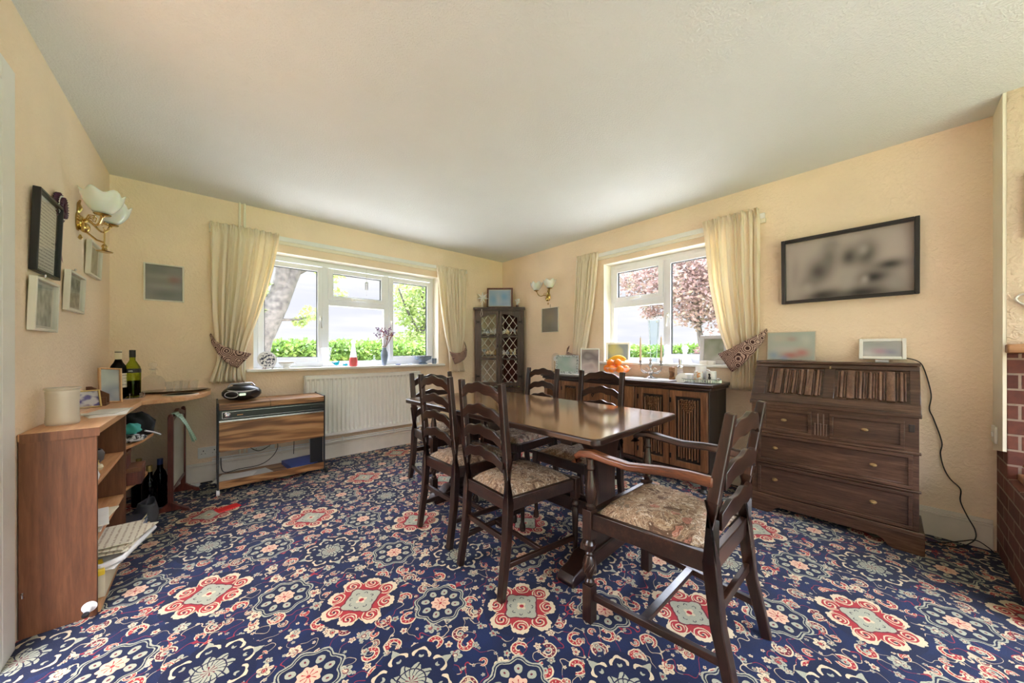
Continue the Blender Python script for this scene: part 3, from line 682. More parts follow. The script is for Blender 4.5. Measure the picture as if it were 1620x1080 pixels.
def side_chair(name, label):
    t = thing(name, label, 'chair', (0, 0, 0), 0)
    wb, wf = .165, .205; yb, yf = -.20, .225; st = .445
    for s in (-1, 1):
        MB().bar([(s * (wb + .004), yb - .045, 0), (s * wb, yb - .012, .22), (s * wb, yb, .42), (s * wb, yb - .008, .62), (s * wb, yb - .04, .965)], [.034, .036, .038, .036, .032], [.030, .036, .040, .032, .026]).build('back_post', 'oak', t, bevel=.004)
    for k, z in enumerate((.905, .80, .70, .595)):
        b = MB(); slat(b, z, .050, wb - .010, yb - .012 - (z - .45) * .055); b.build('ladder_slat', 'oakx', t, bevel=.002)
    for s in (-1, 1):
        b = MB(); b.box((s * wf, yf, .395), (.038, .038, .11)); b.lathe(TURN_SIDE, (s * wf, yf, .012), 14); b.lathe([(.012, 0), (.019, .006), (.019, .016), (.012, .022)], (s * wf, yf, 0), 14); b.build('front_leg', 'oak', t, bevel=.003)
    b = MB(); b.bar([(-wf, yf, .415), (wf, yf, .415)], .022, .06); b.bar([(-wb, yb, .415), (wb, yb, .415)], .022, .06)
    for s in (-1, 1): b.bar([(s * wb, yb, .415), (s * wf, yf, .415)], .022, .06)
    b.build('seat_frame', 'oakx', t, bevel=.003)
    b = MB(); seat_pad(b, wb - .004, wf - .012, yb + .02, yf - .012, .438, .478); b.build('seat_pad', 'tapestry', t)
    b = MB()
    for s in (-1, 1): b.bar([(s * (wb + .002), yb - .025, .145), (s * wf, yf, .135)], .018, .024)
    b.bar([(-wb - .02, -.0, .14), (wb + .02, -.0, .14)], .018, .022); b.bar([(-wb, yb - .005, .25), (wb, yb - .005, .25)], .016, .026)
    b.build('stretcher', 'oaky', t, bevel=.002)
    return t
def carver(name, label):
    t = thing(name, label, 'armchair', (0, 0, 0), 0)
    wb, wf = .190, .245; yb, yf = -.178, .26
    for s in (-1, 1):
        MB().bar([(s * (wb + .006), yb - .072, 0), (s * wb, yb - .022, .22), (s * wb, yb, .42), (s * wb, yb - .008, .62), (s * wb, yb - .058, .915)], [.036, .040, .044, .040, .034], [.034, .040, .044, .036, .028]).build('back_post', 'oak', t, bevel=.004)
    for z in (.835, .70, .565):
        b = MB(); slat(b, z, .062, wb - .014, yb - .012 - (z - .45) * .085, .016, .028); b.build('ladder_slat', 'oakx', t, bevel=.002)
    for s in (-1, 1):
        b = MB(); b.box((s * wf, yf, .40), (.042, .042, .12)); b.box((s * wf, yf, .075), (.042, .042, .15))
        prof = [(.016, .15), (.020, .155), (.020, .165), (.012, .175), (.014, .185), (.025, .205), (.027, .235), (.022, .258), (.014, .27), (.020, .278), (.014, .286), (.023, .30), (.027, .318), (.020, .332), (.013, .338), (.018, .342)]
        b.lathe(prof, (s * wf, yf, 0), 16)
        for j in range(9):
            a = 2 * PI * j / 9; b.tube([(s * wf + .0245 * math.cos(a + q * .25), yf + .0245 * math.sin(a + q * .25), .195 + q * .012) for q in range(5)], [.002, .005, .006, .005, .002], 5)
        b.build('front_leg', 'oak', t, bevel=.003)
        b = MB(); b.lathe([(.016, .46), (.020, .466), (.020, .476), (.012, .484), (.018, .50), (.023, .53), (.021, .56), (.014, .60), (.012, .62), (.018, .628), (.018, .636), (.013, .645), (.014, .668)], (s * wf, yf - .005, 0), 16); b.build('arm_support', 'oak', t)
        pts = [(s * (wb + .012), yb - .012, .686), (s * (wb + .02), yb + .06, .690), (s * (wb + .035), yb + .15, .688), (s * (wf - .005), yb + .26, .676), (s * wf, yb + .35, .682), (s * (wf + .002), yf - .02, .690), (s * (wf + .002), yf + .035, .683), (s * (wf + .002), yf + .062, .662), (s * (wf + .002), yf + .058, .645)]
        MB().bar(pts, [.026, .030, .036, .040, .042, .046, .046, .042, .036], [.036, .034, .030, .028, .028, .030, .028, .022, .014]).build('arm', 'arm_oak' if s < 0 else 'oaky', t, bevel=.008)
    b = MB(); b.bar([(-wf, yf, .415), (wf, yf, .415)], .024, .066); b.bar([(-wb, yb, .415), (wb, yb, .415)], .024, .066)
    for s in (-1, 1): b.bar([(s * wb, yb, .415), (s * wf, yf, .415)], .024, .066)
    b.build('seat_frame', 'oakx', t, bevel=.003)
    b = MB(); seat_pad(b, wb - .004, wf - .016, yb + .024, yf - .016, .440, .488); b.build('seat_pad', 'tapestry', t)
    b = MB()
    for s in (-1, 1): b.bar([(s * (wb + .003), yb - .045, .115), (s * wf, yf, .105)], .020, .026)
    b.bar([(-wb - .03, .04, .112), (wb + .03, .04, .112)], .030, .020); b.bar([(-wb, yb - .012, .255), (wb, yb - .012, .255)], .018, .034)
    b.build('stretcher', 'oaky', t, bevel=.002)
    return t
c0 = side_chair('dining_chair', 'ladder-back dining chair on the near long side of the table, closest to the carver')
c0.location = (1.215, 1.32, 0); c0.rotation_euler = (0, 0, -PI / 2 - .02)
G = 'ladder-back side chairs around the table'
c0['group'] = G
dup(c0, (1.245, 1.83, 0), -PI / 2 + .03, 'ladder-back dining chair on the near long side of the table, towards the radiator', G)
dup(c0, (1.86, 1.385, 0), PI / 2 + .03, 'ladder-back dining chair on the sideboard side of the table, nearer the bureau', G)
dup(c0, (1.86, 1.97, 0), PI / 2 - .02, 'ladder-back dining chair on the sideboard side of the table, nearer the corner cabinet', G)
a0 = carver('carver_chair', 'dark oak armchair with patterned seat in the foreground, drawn up to the near table end')
a0.location = (1.42, .575, 0); a0.rotation_euler = (0, 0, 0); a0['group'] = 'carver armchairs at the table ends'
dup(a0, (1.51, 2.56, 0), PI, 'dark oak armchair at the far table end by the radiator', 'carver armchairs at the table ends')

# ================================================================ SIDEBOARD
def linenfold(b, u0, u1, z0, z1, d, pt, cusp=True):
    """vertical folded-cloth reeds; pt(u, depth, z) -> point; u runs left to right"""
    n = 8; w_ = (u1 - u0) / n
    for i in range(n):
        c = u0 + (i + .5) * w_; zz0 = z0 + .012 * (i % 2); zz1 = z1 - .012 * (i % 2); ring = []
        hw = w_ * (.40 if i % 2 else .26)
        for z in (zz0, zz1): ring.append([Vector(pt(c + hw * math.cos(a), -d * math.sin(a), z)) for a in [PI * k / 6 for k in range(7)]] + [Vector(pt(c - hw, .004, z)), Vector(pt(c + hw, .004, z))])
        b.loft(ring)
def heart_lattice(b, uc, zc, w_, h_, d, pt):
    for r in range(7):
        for c in range(7):
            u = (c - 3 + (.5 if r % 2 else 0)) * w_ / 6.5; z = (r - 3) * h_ / 7
            lim = 1.0 if z > -h_ * .02 else 1 - (-z / (h_ * .55))
            if abs(u) > w_ / 2 * lim + .001: continue
            s = w_ / 13
            b._add([pt(uc + u - s, 0, zc + z), pt(uc + u, 0, zc + z - s * 1.1), pt(uc + u + s, 0, zc + z), pt(uc + u, 0, zc + z + s * 1.1), pt(uc + u, -d, zc + z)], [(0, 1, 4), (1, 2, 4), (2, 3, 4), (3, 0, 4), (3, 2, 1, 0)])
SX, SY0, SY1 = 2.84, .93, 2.63
t = thing('sideboard', 'long oak sideboard with linenfold doors under the window with the copper tree', 'sideboard', (3.04, 1.78, 0))
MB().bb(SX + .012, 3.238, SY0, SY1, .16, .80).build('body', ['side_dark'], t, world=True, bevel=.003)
o = [(SY0 - .035, .826), (SY0 - .02, .80), (SY1 + .02, .80), (SY1 + .035, .826), (SY1 + .035, .85), (SY0 - .035, .85)]
MB().bb(SX - .03, 3.25, SY0 - .035, SY1 + .035, .826, .85).bb(SX - .015, 3.24, SY0 - .02, SY1 + .02, .80, .826).build('top_board', 'oaky', t, world=True, bevel=.007)
MB().bb(SX - .012, 3.245, SY0 - .012, SY1 + .012, .135, .165).build('base_moulding', 'oaky', t, world=True, bevel=.006)
for y in (SY0 + .05, SY1 - .05, 1.50, 2.06):
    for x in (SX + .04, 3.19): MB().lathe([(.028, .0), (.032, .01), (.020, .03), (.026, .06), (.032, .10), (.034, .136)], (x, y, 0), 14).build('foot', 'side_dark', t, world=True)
ptS = lambda u, d, z: (SX + .0 + d, u, z)
def sdoor(y0, y1):
    f = MB(); fx0, fx1 = SX - .014, SX + .014; za, zb = .175, .79; k = .048
    f.bb(fx0, fx1, y0, y0 + k, za, zb); f.bb(fx0, fx1, y1 - k, y1, za, zb); f.bb(fx0, fx1, y0 + k, y1 - k, za, za + k); f.bb(fx0, fx1, y0 + k, y1 - k, zb - k, zb)
    d = f.build('door', 'side_oak', t, world=True, bevel=.003)
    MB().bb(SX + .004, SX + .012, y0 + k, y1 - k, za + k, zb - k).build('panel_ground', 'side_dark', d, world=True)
    b = MB(); linenfold(b, y0 + k + .012, y1 - k - .012, za + k + .02, zb - k - .02, .018, lambda u, dd, z: (SX + .006 + dd, u, z))
    b.build('linenfold_panel', 'side_oak', d, world=True, ang=60)
    b = MB(); w_ = (y1 - y0 - 2 * k) * .62; heart_lattice(b, (y0 + y1) / 2, zb - k - .075, w_, .11, .010, lambda u, dd, z: (SX - .013 + dd, u, z)); b.build('carved_lattice', 'side_oak', d, world=True, smooth=False)
    b = MB(); hy = y0 + .008 if (y0 + y1) / 2 > 1 and int(y0 * 100) % 2 else y1 - .008
    for z in (za + .08, zb - .08): MB().bb(fx0 - .004, fx0, y1 - .014, y1 - .002, z - .02, z + .02).build('hinge', 'iron', d, world=True, bevel=.001)
for y0, y1 in ((.938, 1.222), (1.228, 1.505), (2.13, 2.375), (2.38, 2.622)): sdoor(y0, y1)
MB().bb(SX - .002, SX + .014, 1.512, 1.532, .17, .79).bb(SX - .002, SX + .014, 2.10, 2.124, .17, .79).build('stile', 'side_oak', t, world=True, bevel=.003)
for i, (za, zb) in enumerate(((.60, .79), (.39, .592), (.175, .382))):
    for (y0, y1) in ((1.54, 1.78), (1.852, 2.094)):
        d = MB().bb(SX - .004, SX + .014, y0, y1, za, zb).build('drawer', 'side_oak', t, world=True, bevel=.006)
        b = MB(); cy, cz = (y0 + y1) / 2, (za + zb) / 2
        b.prism([(cy + .022 * math.cos(a) * (1 if q % 2 else .6), cz + .022 * math.sin(a) * (1 if q % 2 else .6)) for q, a in enumerate([2 * PI * j / 8 for j in range(8)])], SX - .008, SX - .004, 'X'); b.tube([(SX - .010, cy - .006, cz), (SX - .016, cy - .011, cz - .022), (SX - .016, cy, cz - .040), (SX - .016, cy + .011, cz - .022), (SX - .010, cy + .006, cz)], .0035, 6)
        b.build('drop_handle', 'iron', d, world=True)
MB().bb(SX - .002, SX + .014, 1.786, 1.846, .17, .79).build('centre_stile', 'side_oak', t, world=True, bevel=.003)

# ================================================================ BUREAU
BX, BY0, BY1 = 2.88, -.105, .675
t = thing('writing_bureau', 'dark oak writing bureau with sloping linenfold fall front and four drawers', 'bureau', (3.06, .285, 0))
side = [(BX + .02, .10), (3.238, .10), (3.238, 1.02), (3.07, 1.02), (BX + .02, .765)]
for y in (BY0 + .008, BY1 - .03): MB().prism(side, y, y + .022, 'Y').build('side_panel', 'bureau', t, world=True, bevel=.002)
MB().bb(BX + .02, 3.235, BY0 + .03, BY1 - .03, .10, .76).bb(3.09, 3.235, BY0 + .03, BY1 - .03, .76, 1.02).build('carcass', 'side_dark', t, world=True)
MB().bb(3.055, 3.25, BY0 - .004, BY1 + .004, 1.02, 1.038).build('top_board', 'bureau', t, world=True, bevel=.004)
# fall front on the slope
sl = Vector((3.062 - (BX - .004), 0, 1.02 - .768)); SLEN = sl.length; sd = sl.normalized(); sn = Vector((-sd.z, 0, sd.x))
def ptF(u, d, s_): p = Vector((BX - .004, u, .768)) + sd * s_ - sn * d; return (p.x, p.y, p.z)
def fbox(b, y0, y1, s0, s1, d0, d1):
    vs = [Vector(ptF(u, d, s_)) for u in (y0, y1) for d in (d0, d1) for s_ in (s0, s1)]
    b._add(vs, [(0, 1, 3, 2), (4, 6, 7, 5), (0, 4, 5, 1), (2, 3, 7, 6), (0, 2, 6, 4), (1, 5, 7, 3)])
b = MB(); P1, P2 = (.30, .60), (-.065, .245); s0, s1 = .055, SLEN - .03
fbox(b, BY0, BY1, 0, s0, 0, .02); fbox(b, BY0, BY1, s1, SLEN, 0, .02); fbox(b, BY0, P2[0], s0, s1, 0, .02); fbox(b, P2[1], P1[0], s0, s1, 0, .02); fbox(b, P1[1], BY1, s0, s1, 0, .02)
ff = b.build('fall_front', 'bureau', t, world=True, bevel=.003)
for (u0, u1) in (P1, P2):
    b = MB(); fbox(b, u0, u1, s0, s1, .010, .02); b.build('panel_ground', 'bureau', ff, world=True); b = MB()
    n = 7; w_ = (u1 - u0 - .02) / n
    for i in range(n):
        c = u0 + .01 + (i + .5) * w_; wide = i in (1, 4, 5)[:2] or i == 5; hw = w_ * (.42 if i in (1, 5) else .20)
        a0_, a1_ = s0 + .015 + .006 * (i % 2), s1 - .015 - .006 * (i % 2)
        if i in (1, 5): secs = [[Vector(ptF(c + q * hw, dd, s_)) for q, dd in ((-1, .01), (-1, .001), (-.8, -.002), (.8, -.002), (1, .001), (1, .01))] for s_ in (a0_ - .008, a1_ + .008)]
        else: secs = [[Vector(ptF(c + hw * math.cos(a), .009 - .012 * math.sin(a), s_)) for a in [PI * k / 6 for k in range(7)]] for s_ in (a0_, a1_)]
        b.loft(secs)
        for q in ((-1, 1) if i not in (1, 5) else ()):
            cc = c + q * w_ * .36; b.loft([[Vector(ptF(cc + w_ * .1 * math.cos(a), .009 - .007 * math.sin(a), s_)) for a in [PI * k / 4 for k in range(5)]] for s_ in (a0_ + .006, a1_ - .006)])
    b.build('linenfold_panel', 'bureau_panel', ff, world=True, ang=50)
b = MB(); fbox(b, .268, .276, SLEN - .035, SLEN - .015, -.002, .0); b.build('keyhole_plate', 'old_brass', ff, world=True)
def bdrawer(y0, y1, z0, z1, knobs):
    f = MB(); k = .018; x0 = BX - .008
    f.bb(x0, BX + .02, y0, y1, z0, z0 + k); f.bb(x0, BX + .02, y0, y1, z1 - k, z1); f.bb(x0, BX + .02, y0, y0 + k, z0 + k, z1 - k); f.bb(x0, BX + .02, y1 - k, y1, z0 + k, z1 - k); f.bb(BX + .008, BX + .022, y0 + k, y1 - k, z0 + k, z1 - k)
    f.bb(BX + .003, BX + .022, y0 + k + .004, y1 - k - .004, z0 + k + .004, z0 + k + .008); f.bb(BX + .003, BX + .022, y0 + k + .004, y1 - k - .004, z1 - k - .008, z1 - k - .004)
    d = f.build('drawer', 'bureau', t, world=True, bevel=.003)
    for ky in knobs: MB().lathe([(.017, 0), (.017, .003), (.008, .006), (.006, .014), (.011, .019), (.010, .024), (.0, .027)], (BX + .008, ky, (z0 + z1) / 2 + .002), 14, RY(-PI / 2), (.75, 1.15)).build('knob', 'old_brass', d, world=True)
bdrawer(.345, .60, .565, .722, (.487,)); bdrawer(-.045, .262, .565, .722, (.11,))
bdrawer(-.075, .63, .350, .540, (.535, .075)); bdrawer(-.075, .63, .130, .330, (.535, .075))
b = MB(); b.bb(BX + .006, BX + .02, .268, .338, .565, .722)
for k in range(5): b.rod((BX + .006, .276 + k * .0135, .575), (BX + .006, .276 + k * .0135, .712 if k % 2 else .645), .0042, n=8); b.ball((BX + .004, .276 + k * .0135, .648), .005, 8)
b.build('reeded_panel', 'bureau_panel', t, world=True)
MB().bb(BX + .004, BX + .02, BY0 + .008, BY1 - .008, .10, .768).build('face_frame', 'bureau', t, world=True)
MB().bb(BX - .010, BX + .02, BY0 - .002, BY1 + .002, .742, .766).bb(BX - .006, BX + .02, BY0, BY1, .541, .556).bb(BX - .006, BX + .02, BY0, BY1, .334, .346).bb(BX - .012, BX + .02, BY0 - .012, BY1 + .012, .105, .125).build('moulding', 'bureau', t, world=True, bevel=.004)
for y in (BY0 + .035, BY1 - .035): MB().bb(BX - .006, BX + .02, y - .011, y + .011, .665, .705).build('fall_support', 'side_dark', t, world=True, bevel=.002)
out = [(BY0 - .012, 0), (BY0 + .10, 0), (BY0 + .125, .012), (BY0 + .14, .035), (BY0 + .165, .05), (BY1 - .165, .05), (BY1 - .14, .035), (BY1 - .125, .012), (BY1 - .10, 0), (BY1 + .012, 0), (BY1 + .012, .108), (BY0 - .012, .108)]
MB().prism(out, BX - .010, BX + .012, 'X').bb(BX, 3.24, BY0 - .012, BY0 + .01, 0, .108).bb(BX, 3.24, BY1 - .01, BY1 + .012, 0, .108).build('bracket_base', 'bureau', t, world=True, bevel=.004)

# ================================================================ CORNER CABINET (faces the room at 45 degrees)
cc = Vector((2.955, 3.575, 0)); t = thing('corner_cabinet', 'tall dark corner cabinet with leaded glass doors full of small ornaments', 'cabinet', tuple(cc), PI / 4 - PI / 2)
# local: +x to the right as seen, -y... front faces local -Y after rotation; width 0.69
W_ = .335
def L(x, y, z): return (x, y, z)
body = MB(); out = [(-W_, .0), (W_, .0), (W_, .10), (.05, W_ + .06), (-.05, W_ + .06), (-W_, .10)]
b = MB(); b.prism(out, .0, .575, 'Z'); b.build('base_cupboard', 'corner_oak', t, bevel=.003)
b = MB()
for z0, z1 in ((.58, .61), (1.655, 1.675)): b.prism(out, z0, z1, 'Z')
for z in (1.04, 1.325): b.prism([(x * .96, max(y, .02) * .96) for x, y in out], z, z + .012, 'Z')
b.build('shelf', 'corner_oak', t)
b = MB(); b.prism([(x * 1.05, y - (.02 if y < .05 else 0)) for x, y in out], 1.675, 1.70, 'Z'); b.build('cornice', 'corner_oak', t, bevel=.004)
M['red_back'] = plain('dark_red_lining', C(96, 50, 50), .7, 0, .1); M['grey_back'] = plain('grey_lining', C(88, 84, 74), .7, 0, .1)
b = MB(); b.prism([(W_, .08), (W_, .10), (.05, W_ + .06), (.03, W_ + .05)], .60, 1.66, 'Z'); b.build('back_panel', 'red_back', t)
b = MB(); b.prism([(-W_, .08), (-.03, W_ + .05), (-.05, W_ + .06), (-W_, .10)], .60, 1.66, 'Z'); b.build('back_panel', 'grey_back', t)
b = MB(); b.bb(-.05, .05, W_ + .045, W_ + .06, .6, 1.66); b.bb(-W_, -W_ + .05, 0, .02, .58, 1.675); b.bb(W_ - .05, W_, 0, .02, .58, 1.675); b.bb(-W_, -W_ + .01, 0, .1, .58, 1.675); b.bb(W_ - .01, W_, 0, .1, .58, 1.675)
b.build('case_side', 'corner_oak', t, bevel=.002)
for s in (-1, 1):
    x0, x1 = (-W_ + .05, -.003) if s < 0 else (.003, W_ - .05)
    d = MB(); k = .038; d.bb(x0, x0 + k, -.012, .01, .63, 1.65); d.bb(x1 - k, x1, -.012, .01, .63, 1.65); d.bb(x0 + k, x1 - k, -.012, .01, .63, .68)
    for z in (.985, 1.29): d.bb(x0 + k, x1 - k, -.010, .008, z, z + .022)
    n = 8; arch = [(x0 + k, 1.65), (x0 + k, 1.56)] if s < 0 else [(x0 + k, 1.65), (x0 + k, 1.61)]
    xs = [x0 + k + (x1 - x0 - 2 * k) * i / n for i in range(n + 1)]
    def za(x): return 1.61 - .07 * (abs(x) / (W_ - .05)) ** 2.2
    poly = [(x0 + k, 1.65)] + [(x, za(x)) for x in xs] + [(x1 - k, 1.65)]
    d.prism(poly, -.012, .01, 'Y'); dd = d.build('glazed_door', 'corner_oak', t, bevel=.002)
    MB().bb(x0 + k, x1 - k, .0, .002, .68, 1.60).build('door_glass', 'pic_glass', dd)
    M['lead'] = M.get('lead') or plain('lead_came', C(214, 214, 210), .5, .1)
    b = MB(); gx0, gx1 = x0 + k, x1 - k; wd = gx1 - gx0
    for (z0, z1) in ((.68, .985), (1.007, 1.29), (1.312, 1.60)):
        H_ = z1 - z0; st = wd / 2.0; sl_ = 1.35
        for dirn in (1, -1):
            c = -H_ / sl_ - wd
            while c < wd * 2 + H_ / sl_:
                # line x = gx0 + c + dirn*(z-z0)/sl
                pts = []
                for q in range(41):
                    z = z0 + H_ * q / 40; x = gx0 + c + dirn * (z - z0) / sl_
                    if gx0 <= x <= gx1 and z < za(x) + .0: pts.append((x, -.003, z))
                if len(pts) > 2: b.tube([pts[0], pts[-1]], .0034, 4)
                c += wd / 2
    b.build('leading', 'lead', dd)
    MB().ball((-.02 * 0 + (x1 - .018 if s < 0 else x0 + .018), -.018, 1.17), .008, 8).bb((x1 - .024 if s < 0 else x0 + .012), (x1 - .012 if s < 0 else x0 + .024), -.014, -.011, 1.15, 1.19).build('door_knob', 'iron', dd)
    for z in (.76, 1.50):
      b = MB(); b.bb((x0 - .03 if s < 0 else x1 - .02), (x0 + .02 if s < 0 else x1 + .03), -.015, -.011, z - .012, z + .012); b.bb((x0 - .03 if s < 0 else x1 + .02), (x0 - .02 if s < 0 else x1 + .03), -.015, -.011, z - .03, z + .03)
      b.build('strap_hinge', 'iron', dd)
b = MB(); b.prism([(-.25, .0), (.25, 0), (.25, .01), (-.25, .01)], .40, .43, 'Z'); 
b.bb(-.29, -.01, -.012, .0, .06, .55); b.bb(.01, .29, -.012, .0, .06, .55); b.build('cupboard_door', 'corner_oak', t, bevel=.004)
CM = Matrix.Translation(cc) @ Matrix.Rotation(-PI / 4, 4, 'Z')
figs = ['cream', 'gold', 'white', 'pale']
M['fig0'] = M['china']; M['fig1'] = plain('cream_pottery', C(226, 208, 176), .4); M['fig2'] = plain('gilt_pottery', C(200, 172, 116), .4, .2); M['fig3'] = plain('pale_blue_pottery', C(176, 186, 196), .4)
sh = [(1.338, 'top'), (1.053, 'middle'), (.611, 'lowest')]; side_n = {-1: 'left', 1: 'right'}
def figurine(x, y, z, k, scale, label, group):
    p = CM @ Vector((x, y, z)); tt = thing('ornament', label, 'ornament', tuple(p), R_.random() * 6, group)
    h = scale; b = MB()
    if k == 0: b.lathe([(.018, 0), (.022, .005), (.012, .015), (.018, .03), (.014, .05), (.006, .058)], (0, 0, 0), 12); b.ball((0, 0, .066), .012, 10)
    elif k == 1: b.ball((0, 0, .022), .022, 10, (1.2, .8, 1)); b.ball((.022, 0, .045), .013, 10); b.tube([(-.022, 0, .03), (-.036, 0, .045), (-.03, 0, .06)], .004, 6)
    elif k == 2: b.lathe([(.010, 0), (.026, .012), (.028, .028), (.014, .042), (.010, .052), (.015, .058)], (0, 0, 0), 12); b.tube([(.02, 0, .018), (.038, 0, .03), (.02, 0, .042)], .003, 6)
    else: b.lathe([(.02, 0), (.02, .004), (.006, .01), (.006, .03), (.024, .045), (.026, .06)], (0, 0, 0), 12); b.ball((0, 0, .064), .02, 10, (1, 1, .5))
    b.v = [(x_ * h, y_ * h, z_ * h) for x_, y_, z_ in b.v]; b.build('figure_body', 'fig%d' % R_.choice((0, 0, 1, 1, 2, 3)), tt)
    MB().lathe([(.020 * h, 0), (.023 * h, .002), (.020 * h, .005)], (0, 0, 0), 12).build('plinth', 'fig2', tt)
for z, nm in sh:
    for s in (-1, 1):
        for k in range(5):
            x = s * (.055 + k * .052); figurine(x, .045 + .02 * (k % 2), z + .0005, (k + (s > 0)) % 4, 1.0 + .2 * R_.random(), '%s china ornament on the %s shelf, %s door of the corner cabinet' % (('innermost', 'second', 'middle', 'fourth', 'outermost')[k], nm, side_n[s]), 'ornaments on the %s %s cabinet shelf' % (nm, side_n[s]))

# ================================================================ HOSTESS TROLLEY HEATER
TX0, TX1, TY0, TY1, TT = .045, .785, 3.42, 3.77, .70
t = thing('hostess_trolley', 'wood-effect heated trolley with black end frames and open bottom tray, left of the radiator', 'trolley', (.415, 3.60, 0))
for x in (TX0, TX1 - .012):
    b = MB()
    for y in (TY0, TY1 - .02): b.bb(x, x + .012, y, y + .025, .045, TT + .008)
    b.bb(x, x + .012, TY0, TY1, .36, TT + .004); b.bb(x, x + .012, TY0, TY1, .045, .10); b.build('end_frame', 'dark_enamel', t, world=True, bevel=.002)
MB().bb(TX1 - .11, TX1 - .012, TY0 + .04, TY0 + .06, .10, .34).build('black_panel', 'black_plastic', t, world=True)
mid = .38
for x0, x1 in ((TX0 + .012, mid - .001), (mid + .001, TX1 - .012)): MB().bb(x0, x1, TY0 - .012, TY1, TT - .045, TT).build('top_lid', 'teak', t, world=True, bevel=.002)
MB().bb(TX0 + .012, TX1 - .012, TY0 - .008, TY1 - .02, .575, TT - .047).build('control_panel', 'black_plastic', t, world=True, bevel=.002)
b = MB(); yf = TY0 - .0095
for (a0_, a1_, z0, z1) in ((.075, .768, .588, .590), (.075, .768, .638, .640), (.075, .077, .588, .640), (.766, .768, .588, .640)): b.bb(a0_, a1_, yf, yf + .002, z0, z1)
b.build('panel_outline', 'steel', t, world=True)
b = MB(); b.lathe([(.022, 0), (.022, .004), (.014, .008), (.012, .020), (.0, .022)], (.105, yf, .614), 18, RX(PI / 2)); b.build('dial_knob', 'steel', t, world=True)
M['amber'] = plain('amber_print', C(226, 160, 96), .5); MB().bb(.165, .20, yf, yf + .001, .607, .612).build('printed_mark', 'amber', t, world=True)
# small script lettering on the panel (unreadable in the photograph: short joined strokes)
b = MB(); xx = .665
for word in (5, 5):
    pts = []
    for i in range(word * 6 + 1): pts.append((xx + i * .0011, yf - .0002, .616 + .0035 * math.sin(i * 1.9) * (1.6 if i in (1, 2) else .8)))
    b.tube(pts, .0006, 4); xx = pts[-1][0] + .008
b.build('script_mark', 'steel', t, world=True)
MB().bb(TX0 + .012, TX1 - .012, TY0 - .004, TY0 + .004, .562, .574).build('chrome_strip', 'steel', t, world=True)
MB().bb(TX0 + .012, TX1 - .012, TY0, TY0 + .02, .335, .560).build('door', 'teak', t, world=True, bevel=.002)
MB().bb(TX0 + .012, TX1 - .012, TY0 + .022, TY1 - .02, .34, .574).build('cabinet_box', 'dark_enamel', t, world=True)
MB().bb(TX0 + .012, TX1 - .012, TY0 - .006, TY0 + .012, .052, .108).build('tray_front', 'teak', t, world=True, bevel=.002)
MB().bb(TX0 + .012, TX1 - .012, TY0 + .012, TY1, .066, .074).build('bottom_tray', 'teak', t, world=True)
for x in (TX0 + .006, TX1 - .006):
    for y in (TY0 + .015, TY1 - .015):
        dx = .018 if x > .4 else 0; MB().lathe([(.010, -.010), (.022, -.010), (.023, -.006), (.023, .006), (.022, .010), (.010, .010)], (x + dx, y, .0235), 18, RY(PI / 2)).rod((x, y, .03), (x, y, .06), .006).build('castor', 'white' if x < .4 else 'rubber', t, world=True)

# ================================================================ RADIATOR
t = thing('radiator', 'long white panel radiator fixed below the wide window', 'radiator', (1.295, 3.82, .25))
RX0, RX1, RY_, RZ0, RZ1 = .69, 1.90, 3.785, .25, .865
n = 29
b = MB(); xs = []
for i in range(n * 8 + 1):
    u = i / 8 % 1; x = RX0 + .012 + (RX1 - RX0 - .024) * i / (n * 8); d = .016 if .28 < u < .72 else (0 if (u < .12 or u > .88) else .016 * (1 - abs((min(u, 1 - u) - .28) / .16)))
    xs.append((x, max(0, min(.016, d))))
rows = [(RZ0, 0), (RZ0 + .03, 0), (RZ0 + .05, 1), (RZ1 - .055, 1), (RZ1 - .035, 0), (RZ1 - .01, 0)]
vs = [(x, RY_ + d * k, z) for z, k in rows for x, d in xs]; m_ = len(xs)
b._add(vs, [(r * m_ + i, r * m_ + i + 1, (r + 1) * m_ + i + 1, (r + 1) * m_ + i) for r in range(len(rows) - 1) for i in range(m_ - 1)])
b.bb(RX0 + .012, RX1 - .012, RY_ + .017, RY_ + .026, RZ0, RZ1 - .01); b.build('front_panel', 'radiator', t, world=True, ang=25)
MB().bb(RX0, RX1, RY_ - .002, RY_ + .052, RZ1 - .012, RZ1).build('top_grille', 'radiator', t, world=True, bevel=.003)
MB().bb(RX0, RX0 + .006, RY_, RY_ + .05, RZ0 + .005, RZ1 - .012).bb(RX1 - .006, RX1, RY_, RY_ + .05, RZ0 + .005, RZ1 - .012).build('side_cover', 'radiator', t, world=True, bevel=.002)
b = MB()
for x in (.9, 1.7): b.bb(x, x + .03, RY_ + .02, YB - .001, .40, .75)
b.build('wall_bracket', 'radiator', t, world=True)
b = MB()
for x in (.74, 1.86): b.tube([(x, RY_ + .03, .255), (x, RY_ + .03, .205), (x, YB - .03, .195)], .0075, 8)
b.build('tail_pipe', 'radiator', t, world=True)
b = MB(); b.tube([(.02, YB - .035, .195), (2.6, YB - .035, .195)], .0075, 8); b.tube([(.02, YB - .035, .176), (2.6, YB - .035, .176)], .0075, 8)
for x in (.5, 1.05, 1.6, 2.2): b.bb(x - .006, x + .006, YB - .045, YB, .165, .206)
tag(b.build('heating_pipe', 'white'), 'pair of thin white heating pipes running above the skirting under the radiator', 'pipe')
b = MB(); b.tube([(.203, YB - .02, 2.42), (.203, YB - .02, .2)], .009, 8); b.tube([(.237, YB - .02, 2.42), (.237, YB - .02, .2)], .009, 8)
tag(b.build('riser_pipe', 'smooth_cream'), 'pair of cream painted pipes rising behind the leftmost curtain', 'pipe')

